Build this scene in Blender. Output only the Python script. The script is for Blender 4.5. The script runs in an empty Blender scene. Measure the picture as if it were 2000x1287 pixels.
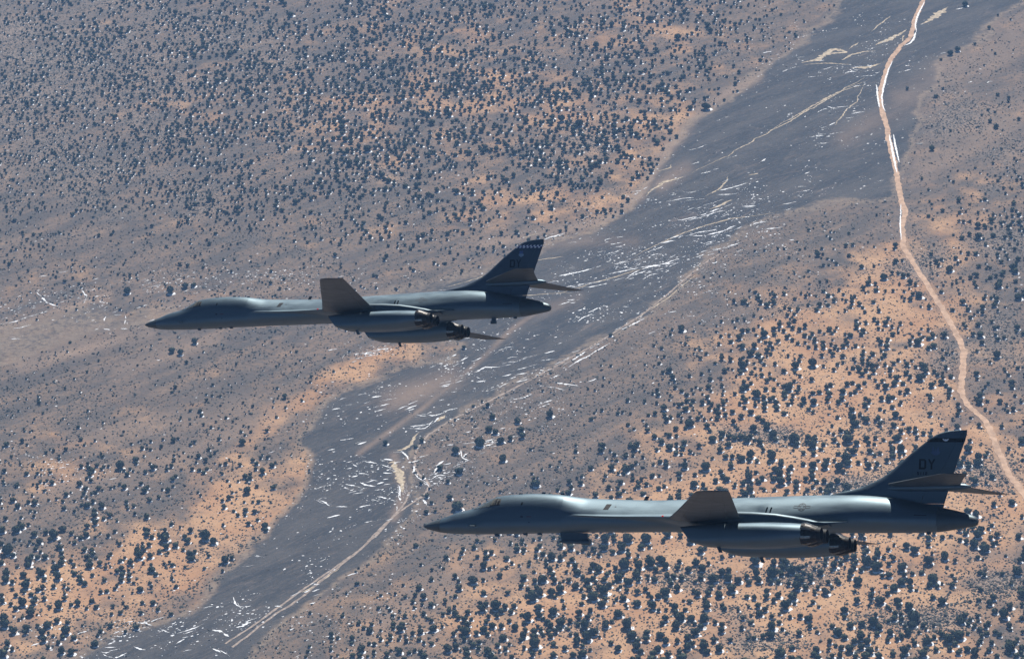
import bpy, math, random
import numpy as np
from mathutils import Matrix, Vector
rad=math.radians
SC=bpy.context.scene; COL=SC.collection
# ------------------------------------------------------------------ camera
H=652.0; F=5572.0; DEP=26.0; ROLL=-4.0
RC=np.array(Matrix.Rotation(rad(90-DEP),3,'X')@Matrix.Rotation(rad(ROLL),3,'Z'))
cd=bpy.data.cameras.new('camera'); cam=bpy.data.objects.new('camera',cd); COL.objects.link(cam)
cd.sensor_width=36; cd.lens=36*F/2000; cd.clip_start=1; cd.clip_end=200000
cam.matrix_world=Matrix.Translation((0,0,H))@Matrix(RC.tolist()).to_4x4()
SC.camera=cam; SC.render.resolution_x=1024; SC.render.resolution_y=658
# ------------------------------------------------------------------ light
SUN_EL=44.0; SUN_AZ=15.0          # azimuth from +Y towards +X
W=bpy.data.worlds.new('World'); SC.world=W; W.use_nodes=True
nt=W.node_tree; sky=nt.nodes.new('ShaderNodeTexSky'); sky.sky_type='NISHITA'; sky.sun_disc=False
sky.sun_elevation=rad(SUN_EL); sky.sun_rotation=rad(SUN_AZ); sky.altitude=3500; sky.dust_density=.1; sky.air_density=.7
bg=nt.nodes['Background']; nt.links.new(sky.outputs[0],bg.inputs[0]); bg.inputs[1].default_value=.05
sl=bpy.data.lights.new('sun','SUN'); sl.energy=5.0; sl.angle=rad(.5); sl.color=(1,.95,.87)
so=bpy.data.objects.new('sun',sl); COL.objects.link(so)
sd=Vector((math.sin(rad(SUN_AZ))*math.cos(rad(SUN_EL)),math.cos(rad(SUN_AZ))*math.cos(rad(SUN_EL)),math.sin(rad(SUN_EL))))
so.rotation_euler=sd.to_track_quat('Z','Y').to_euler()
SC.view_settings.view_transform='Standard'; SC.view_settings.look='None'; SC.view_settings.exposure=.54; SC.view_settings.gamma=1
HAZE=0.00015; HAZE_COL=(.28,.54,1.0,1)
# ------------------------------------------------------------------ helpers
def tag(o,label=None,cat=None,group=None,kind=None):
    if label:o['label']=label
    if cat:o['category']=cat
    if group:o['group']=group
    if kind:o['kind']=kind
    return o
def mesh(name,verts,faces,mats,parent=None,smooth=False,fm=None,attrs=None):
    me=bpy.data.meshes.new(name)
    if isinstance(faces,np.ndarray):
        n=len(faces);k=faces.shape[1]
        me.vertices.add(len(verts)); me.vertices.foreach_set('co',np.asarray(verts,np.float32).ravel())
        me.loops.add(n*k); me.loops.foreach_set('vertex_index',faces.astype(np.int32).ravel())
        me.polygons.add(n); me.polygons.foreach_set('loop_start',np.arange(0,n*k,k,dtype=np.int32))
        me.polygons.foreach_set('loop_total',np.full(n,k,np.int32))
        me.update(calc_edges=True)
    else:
        me.from_pydata([tuple(map(float,v)) for v in verts],[],[tuple(int(i) for i in f) for f in faces]); me.update()
    if not isinstance(mats,(list,tuple)): mats=[mats]
    for m in mats: me.materials.append(m)
    if fm is not None: me.polygons.foreach_set('material_index',np.asarray(fm,np.int32))
    if smooth: me.polygons.foreach_set('use_smooth',np.ones(len(me.polygons),bool))
    if attrs:
        for an,val in attrs.items():
            a=me.attributes.new(an,'FLOAT','POINT'); a.data.foreach_set('value',val.astype(np.float32).ravel())
    o=bpy.data.objects.new(name,me); COL.objects.link(o)
    if parent is not None: o.parent=parent
    return o
def smoothangle(o,deg=35):
    me=o.data
    me.polygons.foreach_set('use_smooth',np.ones(len(me.polygons),bool))
    import bmesh
    bm=bmesh.new(); bm.from_mesh(me); bmesh.ops.recalc_face_normals(bm,faces=bm.faces)
    for e in bm.edges:
        if len(e.link_faces)==2: e.smooth=e.calc_face_angle(0)<rad(deg)
    bm.to_mesh(me); bm.free(); return o
class N:
    def __init__(s,name):
        s.m=bpy.data.materials.new(name); s.m.use_nodes=True; s.t=s.m.node_tree; s.b=s.t.nodes['Principled BSDF']
    def n(s,typ,ins=None,**kw):
        d=s.t.nodes.new(typ)
        for k,v in kw.items(): setattr(d,k,v)
        for k,v in (ins or {}).items():
            if hasattr(v,'is_output') or isinstance(v,bpy.types.NodeSocket): s.t.links.new(v,d.inputs[k])
            else: d.inputs[k].default_value=v
        return d
    def math(s,op,a,b=0.,c=0.,clamp=False):
        d=s.n('ShaderNodeMath',{0:a,1:b,2:c},operation=op); d.use_clamp=clamp; return d.outputs[0]
    def mix(s,f,a,b):
        d=s.n('ShaderNodeMix',data_type='RGBA')
        for i,v in ((0,f),(6,a),(7,b)):
            if isinstance(v,bpy.types.NodeSocket): s.t.links.new(v,d.inputs[i])
            else: d.inputs[i].default_value=v if i==0 else (*v,1) if len(v)==3 else v
        return d.outputs[2]
    def noise(s,vec,scale,detail=4,rough=.55,dist=0):
        return s.n('ShaderNodeTexNoise',{'Vector':vec,'Scale':scale,'Detail':detail,'Roughness':rough,'Distortion':dist}).outputs[0]
    def ramp(s,v,lo,hi,a=0.,b=1.):
        return s.n('ShaderNodeMapRange',{0:v,1:lo,2:hi,3:a,4:b},interpolation_type='SMOOTHSTEP').outputs[0]
    def set(s,**kw):
        for k,v in kw.items():
            k=k.replace('_',' ')
            if isinstance(v,bpy.types.NodeSocket): s.t.links.new(v,s.b.inputs[k])
            else: s.b.inputs[k].default_value=(*v,1) if isinstance(v,tuple) and len(v)==3 else v
        return s.m
def plain(name,col,rough=.6,metal=0,spec=.5,var=.15,scale=3):
    a=N(name); tc=a.n('ShaderNodeTexCoord').outputs['Object']
    nz=a.noise(tc,scale,4); c=a.mix(a.ramp(nz,.3,.7),tuple(x*(1-var) for x in col),tuple(min(1,x*(1+var)) for x in col))
    return a.set(Base_Color=c,Roughness=rough,Metallic=metal,Specular_IOR_Level=spec)
# photo pixel -> point on the desert plain
def gp(px,py,z=0.):
    px=np.asarray(px,float);py=np.asarray(py,float)
    d=np.stack([(px-1000)/F,-(py-643.5)/F,-np.ones_like(px)],-1)@RC.T
    s=(z-H)/d[...,2]; return d*s[...,None]+np.array([0,0,H])
def pix(P):
    q=(np.asarray(P)-np.array([0,0,H]))@RC
    dz=np.minimum(q[...,2],-1.)
    return 1000-F*q[...,0]/dz, 643.5+F*q[...,1]/dz
rs=np.random.default_rng(11)
# smooth value noise on 2-D points
def vnoise(x,y,s,seed=0):
    x=x/s;y=y/s; xi=np.floor(x).astype(np.int64);yi=np.floor(y).astype(np.int64);fx=x-xi;fy=y-yi
    fx=fx*fx*(3-2*fx);fy=fy*fy*(3-2*fy)
    def h(a,b):
        v=(a*374761393+b*668265263+seed*982451653)&0xffffffff
        v=((v^(v>>13))*1274126177)&0xffffffff
        return ((v^(v>>16))&0xffff)/65535.
    return (h(xi,yi)*(1-fx)+h(xi+1,yi)*fx)*(1-fy)+(h(xi,yi+1)*(1-fx)+h(xi+1,yi+1)*fx)*fy
def fbm(x,y,s,seed=0,o=4):
    r=0;a=.5;t=0
    for i in range(o): r=r+a*vnoise(x,y,s,seed+i*17);t+=a;a*=.5;s*=.5
    return r/t
def height(x,y):
    return (fbm(x,y,160,5,3)-.5)*3.0+(fbm(x,y,14,9,3)-.5)*.5
def polydist(px,py,poly):
    """signed distance in px, positive inside"""
    P=np.array(poly,float);n=len(P);d=np.full(px.shape,1e18);ins=np.zeros(px.shape,bool)
    for i in range(n):
        a=P[i];b=P[(i+1)%n];e=b-a;L=e@e
        t=np.clip(((px-a[0])*e[0]+(py-a[1])*e[1])/L,0,1)
        dd=(px-a[0]-t*e[0])**2+(py-a[1]-t*e[1])**2; d=np.minimum(d,dd)
        c=((a[1]>py)!=(b[1]>py)); 
        with np.errstate(divide='ignore',invalid='ignore'):
            xx=a[0]+(py-a[1])*e[0]/(e[1] if e[1] else 1e-9)
        ins^=c&(px<xx)
    return np.where(ins,1,-1)*np.sqrt(d)
# ------------------------------------------------------------------ where the soils lie (all laid out on the plain)
VALLEY=[(1655,-60),(1625,20),(1560,75),(1500,130),(1425,190),(1345,235),(1300,290),(1270,345),(1225,405),(1160,440),(1090,468),(990,505),(870,548),(700,578),(560,592),
 (420,600),(290,606),(235,616),(205,604),(160,592),(120,606),(0,640),(-150,675),(-150,760),(0,715),(110,680),(180,650),(250,634),(420,616),(620,622),(760,640),(905,668),(880,695),(770,725),(690,750),(640,790),(603,835),(590,870),(612,900),(600,958),(560,999),(515,1045),(473,1086),(425,1140),(370,1186),(310,1213),(235,1233),(170,1262),(60,1340),
 (420,1340),(470,1287),(530,1232),(600,1180),(690,1110),(770,1050),(822,985),(808,950),(800,905),(815,872),(850,840),(910,800),(1010,748),(1110,695),(1210,645),(1300,585),(1345,535),(1400,495),(1450,462),(1510,420),(1620,400),(1740,385),(1755,320),(1800,200),(1850,120),(1930,60),(2060,-60)]
ORANGE=[(1620,820,330,260,1.),(1300,1020,220,130,.9),(1180,1190,300,140,1.),(1600,1150,420,190,1.),(1850,950,260,200,.9),(1750,600,170,170,.8),(1870,480,120,110,.5),
 (120,1170,210,90,.9),(330,1110,150,110,.9),(460,1000,110,90,1.),(1580,1030,400,270,1.),(1250,1190,420,150,1.),(250,900,260,60,.3),
 (1230,260,120,130,.5),(1120,390,130,60,.5),(1000,230,290,180,.38),(1250,60,260,80,.34),(700,250,230,150,.30),(960,90,280,100,.32),(1060,380,160,60,.4),(930,1080,90,110,.55)]
GREY=[(60,120,420,200,.75),(200,350,350,120,.5),(300,260,150,60,.5),(700,330,160,40,.5),(560,130,120,40,.4),(900,230,90,30,.5),(1150,270,80,30,.6),(1120,340,90,25,.5),(1800,520,80,60,.6),(1950,480,80,80,.6),(1950,640,60,60,.6),(1850,230,120,60,.6),(1950,300,80,50,.6),(1150,1140,90,22,.6),(1020,1060,60,20,.4),(1500,1260,90,25,.5),(1800,1210,120,30,.7),(1950,1150,80,30,.7),(1250,900,80,25,.4),(1350,1230,30,20,.5),(1500,620,60,40,.4),(1640,700,40,25,.3),(1690,960,150,28,1.),(1900,930,90,50,.75),(1480,850,120,25,.7),(1330,1130,110,28,.7),(1560,1130,90,30,.8),(1440,1200,60,20,.6),(1850,700,120,40,.6),(1700,830,60,30,.6),(1100,1230,90,20,.4)]
SNOWY=[(150,590,170,35,.9),(330,560,120,22,.9),(520,540,130,18,1.),(660,530,100,20,.9),(1080,480,130,30,.8),(1200,500,140,60,.9),(1400,430,160,80,.8),(1420,340,130,60,.5),(1330,520,100,50,.7),
 (960,880,80,70,.9),(860,920,70,40,1.),(1030,800,70,50,.5),(700,960,110,60,.8),(790,960,35,90,1.),(760,790,120,40,.7),(1000,700,110,50,.9),(900,730,90,40,.9),(1130,600,120,60,.7),
 (250,1250,120,30,.9),(560,1200,160,60,.5),(640,1130,80,50,.5),(300,1220,60,20,.9),(100,920,70,25,.7),(1650,130,150,60,.8),(1730,60,60,50,.5),(1560,360,120,60,.5),(1620,250,120,60,.4),(1250,620,200,40,.25),(740,690,60,20,1.)]
def gsum(L,px,py,mode='max'):
    r=np.zeros(px.shape)
    for cx,cy,rx,ry,a in L:
        g=a*np.exp(-(((px-cx)/rx)**2+((py-cy)/ry)**2)); r=np.maximum(r,g) if mode=='max' else r+g
    return np.minimum(r,1.)
# ------------------------------------------------------------------ ground
def axis(lo,hi,step,far):
    c=list(np.arange(lo,hi+step,step)); s=step
    while c[-1]<far: s*=1.35; c.append(c[-1]+s)
    s=step
    while c[0]>-far: s*=1.35; c.insert(0,c[0]-s)
    return np.array(c)
ax=axis(-480,480,1.6,45000); ay=axis(930,2080,1.6,45000)
GX,GY=np.meshgrid(ax,ay)
hz=height(GX,GY); 
gx=GX.ravel();gy=GY.ravel();ppx,ppy=pix(np.stack([gx,gy,np.zeros_like(gx)],-1))
fwd=gy>300
ppx=np.where(fwd,np.clip(ppx,-3000,5000),-3000);ppy=np.where(fwd,np.clip(ppy,-3000,5000),4000)
warp=(fbm(gx,gy,60,21)-.5)*30+(fbm(gx,gy,14,31)-.5)*34
vd=polydist(ppx,ppy,VALLEY)+warp
a_val=np.clip(vd/16+.5,0,1)*(1-.62*np.clip((880-ppx)/200,0,1)*np.clip((720-ppy)/60,0,1))
ORL=[([(440,900),(500,850),(560,805),(640,745),(730,700),(800,680)],26,.8),([(-50,1270),(150,1215),(330,1160),(430,1090),(520,1000),(590,925)],50,.75),([(1215,395),(1280,300),(1340,215)],26,.6),([(20,960),(180,930),(330,900)],14,.35)]
def lines(L_,px,py):
    out=np.zeros(px.shape)
    for pl,wd,am in L_:
        dd=np.full(px.shape,1e9)
        for a,b in zip(pl[:-1],pl[1:]):
            ex,ey=b[0]-a[0],b[1]-a[1];t=np.clip(((px-a[0])*ex+(py-a[1])*ey)/(ex*ex+ey*ey),0,1); dd=np.minimum(dd,np.hypot(px-a[0]-t*ex,py-a[1]-t*ey))
        out=np.maximum(out,am*np.exp(-(dd/wd)**2))
    return out
a_or=np.clip(np.maximum(gsum(ORANGE,ppx,ppy)*1.25,lines(ORL,ppx,ppy))+(fbm(gx,gy,45,51)-.5)*.7+(fbm(gx,gy,11,53)-.5)*1.2-.12,0,1)
a_or=np.clip(a_or-gsum([(1180,720,190,70,.9),(1060,830,110,90,.8),(1330,620,120,50,.7),(960,1000,110,60,.5),(1560,450,150,50,.8),(1680,440,90,30,.6)],ppx,ppy)*.9,0,1)
a_gr=np.clip(gsum(GREY,ppx,ppy)*1.2+(fbm(gx,gy,25,61)-.5)*1.3-.25,0,1)
TANL=[([(1065,598),(1000,640),(940,700),(880,750),(820,800),(750,850),(700,885)],5,.5),([(760,780),(840,755),(880,735)],22,.5),([(1290,360),(1340,330)],14,.5),
 ([(230,720),(330,690),(420,660)],14,.5),([(40,715),(170,680),(290,645)],12,.75),([(300,600),(420,575),(600,560)],9,.45),([(0,640),(110,605),(165,588),(215,570)],6,.6),([(940,480),(1060,455),(1180,430),(1250,380),(1290,310),(1370,215),(1480,150)],11,.6),
 ([(900,1120),(830,1160),(720,1240)],30,.35),([(1060,480),(1140,470),(1240,470)],12,.3),([(1650,270),(1720,230),(1780,200)],20,.3),([(1840,150),(1920,110),(2000,60)],30,.4),([(1760,190),(1860,140),(1940,120)],25,.35),
 ([(1800,330),(1900,270),(2000,220)],30,.35),([(150,860),(300,830),(470,790)],25,.25),([(100,960),(280,920),(420,860),(560,800)],25,.3),([(1050,610),(1130,580)],12,.25),([(770,890),(790,960),(770,1010)],9,.5)]
a_tan=np.zeros_like(ppx)
for pl,wd,am in TANL:
    dd=np.full(ppx.shape,1e9)
    for a,b in zip(pl[:-1],pl[1:]):
        ex,ey=b[0]-a[0],b[1]-a[1];t=np.clip(((ppx-a[0])*ex+(ppy-a[1])*ey)/(ex*ex+ey*ey),0,1); dd=np.minimum(dd,np.hypot(ppx-a[0]-t*ex,ppy-a[1]-t*ey))
    a_tan=np.maximum(a_tan,am*np.exp(-(dd/wd)**2))
a_tan=np.clip(a_tan*(1.5*fbm(gx,gy,18,71)+.35),0,1)
def grid_faces(nx,ny):
    i=np.arange(nx-1);j=np.arange(ny-1);I,J=np.meshgrid(i,j);a=(J*nx+I).ravel()
    return np.stack([a,a+1,a+nx+1,a+nx],-1)
g=N('desert_soil'); pos=g.n('ShaderNodeNewGeometry').outputs['Position']
def at(n): return g.n('ShaderNodeAttribute',attribute_name=n).outputs['Fac']
A_v,A_o,A_g,A_t=at('valley'),at('orange'),at('scrub'),at('tan')
strch=g.n('ShaderNodeMapping',{'Vector':pos,'Rotation':(0,0,rad(38)),'Scale':(2.9,.62,1)},vector_type='TEXTURE').outputs[0]
n1=g.noise(pos,.035,6,.6); n2=g.noise(pos,.35,5,.65); n3=g.noise(pos,1.6,3,.7); ns=g.noise(strch,.045,6,.62,.4)
ob=g.math('ADD',A_o,g.math('MULTIPLY',g.math('SUBTRACT',n1,.5),1.1))
base=g.mix(g.ramp(ns,.36,.64),(.124,.106,.094),(.240,.174,.130))
base=g.mix(g.math('MULTIPLY',g.ramp(n2,.42,.62),.55),base,(.100,.098,.09))
sand=g.mix(g.ramp(n1,.35,.65),(.46,.260,.142),(.56,.345,.195))
col=g.mix(g.ramp(ob,.0,.95),base,sand)
col=g.mix(g.math('MULTIPLY',g.ramp(n2,.52,.68),.38),col,(.15,.13,.12))
# scrub-covered ground: pale and dark specks
vor=g.n('ShaderNodeTexVoronoi',{'Vector':pos,'Scale':.62}); 
spk=g.mix(g.ramp(vor.outputs['Distance'],.3,.55),(.10,.105,.105),(.34,.27,.22))
col=g.mix(g.math('MULTIPLY',A_g,.8),col,spk)
val=g.mix(g.ramp(ns,.38,.66),(.056,.058,.060),(.104,.098,.092))
val=g.mix(g.math('MULTIPLY',g.ramp(g.noise(strch,.5,4,.7,.6),.50,.66),.6),val,(.160,.135,.115))
val=g.mix(g.math('MULTIPLY',g.ramp(g.noise(strch,1.6,3,.7,.8),.55,.68),.5),val,(.19,.16,.14))
val=g.mix(g.math('MULTIPLY',g.ramp(n3,.45,.6),.3),val,(.055,.058,.064))
val=g.mix(g.math('MULTIPLY',g.ramp(g.noise(strch,.11,5,.7,1.),.57,.72),.6),val,(.21,.17,.145))
col=g.mix(A_v,col,val)
col=g.mix(A_t,col,g.mix(n2,(.25,.18,.14),(.40,.29,.21)))
# thin tan rim where the slope meets the flat
rim=g.math('MULTIPLY',g.math('MULTIPLY',A_v,g.math('SUBTRACT',1.,A_v)),4.)
col=g.mix(g.math('MULTIPLY',g.math('MULTIPLY',rim,g.ramp(n2,.35,.6)),.55),col,(.38,.29,.21))
tinyv=g.n('ShaderNodeTexVoronoi',{'Vector':pos,'Scale':.6,'Randomness':1.})
dots=g.math('MULTIPLY',g.math('SUBTRACT',1.,g.ramp(tinyv.outputs['Distance'],.12,.3)),g.ramp(n1,.3,.6))
col=g.mix(g.math('MULTIPLY',g.math('MULTIPLY',dots,g.math('SUBTRACT',1.,A_v)),.8),col,(.06,.065,.06))
bmp=g.n('ShaderNodeBump',{'Height':g.math('ADD',n2,g.math('MULTIPLY',n3,.5)),'Strength':.6,'Distance':.5}).outputs[0]
M_soil=g.set(Base_Color=col,Roughness=.95,Specular_IOR_Level=.1,Normal=bmp)
gnd=mesh('ground',np.stack([gx,gy,hz.ravel()],-1),grid_faces(len(ax),len(ay)),M_soil,smooth=True,attrs=dict(tan=a_tan,valley=a_val,orange=a_or,scrub=a_gr))
tag(gnd,'grey and orange desert plain with a dark valley floor','ground',kind='structure')
def onground(px,py,dz=.0):
    P=gp(px,py); P[...,2]=height(P[...,0],P[...,1])+dz; return P
# ------------------------------------------------------------------ ribbons (roads, washes, drifts)
def resample(pts,step):
    P=np.array(pts,float); d=np.r_[0,np.cumsum(np.hypot(*np.diff(P[:,:2],axis=0).T))]
    n=max(3,int(d[-1]/step)); t=np.linspace(0,d[-1],n)
    # catmull-like smoothing
    out=np.stack([np.interp(t,d,P[:,k]) for k in range(P.shape[1])],-1)
    for _ in range(3):
        o2=out.copy(); o2[1:-1]=(out[:-2]+2*out[1:-1]+out[2:])/4; out=o2
    return out
def ribbon(pts,width,dz,step=3.,jit=.25,taper=False,seed=0,wob=0.,broken=False):
    """pts in photo pixels (x,y[,width m]) -> verts, quads on the plain"""
    P=gp([p[0] for p in pts],[p[1] for p in pts])[:, :2]
    w=np.array([p[2] if len(p)>2 else width for p in pts],float)
    R_=resample(np.c_[P,w],step); n=len(R_)
    r=np.random.default_rng(seed)
    if wob: 
        R_[:,0]+=(fbm(R_[:,0]+seed*31,R_[:,1],9,seed)-.5)*wob; R_[:,1]+=(fbm(R_[:,0],R_[:,1]+seed*17,9,seed+3)-.5)*wob
    T=np.gradient(R_[:,:2],axis=0); T/=np.linalg.norm(T,axis=1)[:,None]+1e-9; Nn=np.c_[-T[:,1],T[:,0]]
    ww=R_[:,2]*(1+(r.random(n)-.5)*2*jit)
    ww2=R_[:,2]*(1+(r.random(n)-.5)*2*jit)
    if taper: tp=np.sqrt(np.clip(np.sin(np.linspace(0.02,math.pi-.02,n)),0,1)); ww=ww*tp;ww2=ww2*tp
    if broken:
        k=np.clip((np.convolve(r.random(n+4),np.ones(5)/5,'valid')-.40)*7,0.,1.6); ww=ww*k;ww2=ww2*np.clip(k*(.6+.8*r.random(n)),0,2)
    L=R_[:,:2]+Nn*ww[:,None]/2; Rr=R_[:,:2]-Nn*ww2[:,None]/2; C=R_[:,:2]
    V=np.concatenate([L,C,Rr]); z=height(V[:,0],V[:,1])+dz
    V=np.c_[V,z]; a=np.arange(n-1)
    Fq=np.concatenate([np.stack([a,a+1,a+1+n,a+n],-1),np.stack([a+n,a+1+n,a+1+2*n,a+2*n],-1)])
    return V,Fq[:,::-1]
class Acc:
    def __init__(s): s.V=[];s.F=[];s.n=0
    def add(s,V,Fq): s.V.append(V);s.F.append(Fq+s.n);s.n+=len(V)
    def build(s,name,mat,**k): return mesh(name,np.concatenate(s.V),np.concatenate(s.F),mat,**k)
M_road=plain('road_dirt',(.55,.37,.25),.95,spec=.1,var=.2,scale=.3)
M_track=plain('track_dirt',(.36,.29,.24),.95,spec=.1,var=.3,scale=.5)
M_wash=plain('wash_silt',(.52,.43,.31),.95,spec=.1,var=.3,scale=.5)
ROAD=[(1812,-60),(1803,0),(1790,28),(1783,52),(1778,72),(1757,92),(1738,118),(1727,150),(1718,190),(1722,215),(1733,250),(1742,300),(1752,345),(1757,380),(1768,415),(1762,450),(1766,485),(1785,520),(1806,552),(1828,585),(1845,615),(1868,655),(1884,690),(1880,735),(1878,775),(1892,798),(1915,815),(1932,838),(1948,880),(1968,925),(2000,968),(2050,1030)]
V,Fq=ribbon(ROAD,3.1,.12,2,.28,seed=1,wob=1.5); tag(mesh('road',V,Fq,M_road),'pale dirt road winding down the right edge of the desert','road',kind='structure')
TRACK=[(440,1255),(500,1215),(590,1150),(650,1110),(700,1075),(760,1015),(800,985),(828,968),(840,950),(832,935),(815,925),(808,905),(812,880),(835,850),(880,820),(950,785),(1040,738),(1130,690),(1200,650),(1260,610),(1310,570),(1345,540),(1380,512),(1405,497)]
V,Fq=ribbon(TRACK,1.15,.06,2,.45,seed=2); tag(mesh('track',V,Fq,M_track),'thin dirt track curving along the edge of the dark valley','track',kind='structure')
V,Fq=ribbon([(455,1262),(520,1210),(600,1158),(640,1120),(690,1085),(750,1028),(790,985),(800,960)],1.1,.06,3,.3,seed=4,wob=2); tag(mesh('track',V,Fq,M_track),'faint second dirt track beside the thin track at the valley bottom','track',kind='structure')
ac=Acc()
for i,p in enumerate([[(1240,500,1),(1330,455,1.5),(1420,430,1.4),(1520,415,1)],[(1260,385,1),(1300,355,4),(1335,345,2)],
 [(1285,335,1),(1310,330,2),(1310,322,.8)],[(1350,340,.8),(1420,305,1),(1500,260,1.2),(1600,205,1.4),(1690,150,1.2)],[(1500,258,.8),(1560,225,1.2),(1610,195,2),(1660,170,1),(1700,155,.6)],
 [(1565,123,3),(1600,115,7),(1630,95,6),(1655,100,4),(1600,108,3)],[(1570,127,1),(1620,122,1.5),(1660,125,1.4)],[(1640,117,3),(1680,100,2.5),(1710,98,2)],[(1665,132,3),(1690,130,6),(1720,123,1.5)],
 [(1710,88,3),(1740,75,6),(1770,55,2.5)],[(1760,80,1.5),(1770,68,2)],[(1800,46,2),(1815,40,5),(1840,22,9),(1850,12,3)],[(1660,95,1),(1672,85,2),(1676,82,1)],[(1600,200,1),(1640,178,1.2),(1690,165,1)],
 [(1630,245,1),(1650,220,1.5),(1670,200,1),(1690,170,1)],[(1380,385,.8),(1400,372,2),(1425,345,1)],[(1385,410,1),(1410,400,3),(1430,392,1.6)],[(1460,345,2),(1480,340,3)],
 [(1010,470,1),(1060,455,1)],[(760,905,3),(772,900,5),(780,930,6),(790,960,4)],[(778,880,4),(800,870,3),(820,845,2)],[(850,822,3),(862,815,4),(872,808,2)],
 [(1700,60,1),(1740,30,2)],[(660,1108,1.5),(620,1140,2.5),(590,1155,1)],[(1040,510,1),(1100,500,1.2)],[(1365,535,.8),(1300,585,1),(1220,635,1)],[(870,560,.8),(960,535,1),(1000,525,.8)],[(1080,575,.8),(1180,545,1.4),(1270,520,1)],
 [(860,590,1),(1120,570,1)]]):
    V,Fq=ribbon([(q[0],q[1],q[2]*.62) for q in p],2,.045,1.2,.6,taper=True,seed=10+i,wob=4); ac.add(V,Fq)
tag(ac.build('wash',M_wash),'pale silt washes braided across the dark valley','wash',kind='structure')
# ------------------------------------------------------------------ snow
sn=N('snow'); tcs=sn.n('ShaderNodeNewGeometry').outputs['Position']
M_snow=sn.set(Base_Color=sn.mix(sn.noise(tcs,1.5,3),(.80,.82,.86),(.88,.89,.90)),Roughness=.6,Specular_IOR_Level=.3)
acs=Acc(); sx,sy=-math.sin(rad(SUN_AZ)),-math.cos(rad(SUN_AZ))
def blobs(cx,cy,a,b,rot,dz=.1,k=9,seed=0):
    """many flat irregular snow patches at once"""
    n=len(cx); r=np.random.default_rng(seed); t=np.linspace(0,2*np.pi,k,endpoint=False)[None,:]+r.random((n,1))
    rr=.65+.7*r.random((n,k)); X=a[:,None]*np.cos(t)*rr;Y=b[:,None]*np.sin(t)*rr
    c,s=np.cos(rot)[:,None],np.sin(rot)[:,None]
    x=cx[:,None]+X*c-Y*s;y=cy[:,None]+X*s+Y*c
    V=np.zeros((n,k+1,3)); V[:,1:,0]=x;V[:,1:,1]=y;V[:,0,0]=cx;V[:,0,1]=cy
    V[:,1:,2]=height(x,y)+dz*.5; V[:,0,2]=height(cx,cy)+dz+.06
    i=np.arange(k);f=np.stack([np.zeros(k,int),1+i,1+(i+1)%k],-1)[None]+(np.arange(n)*(k+1))[:,None,None]
    return V.reshape(-1,3),f.reshape(-1,3)
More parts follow.
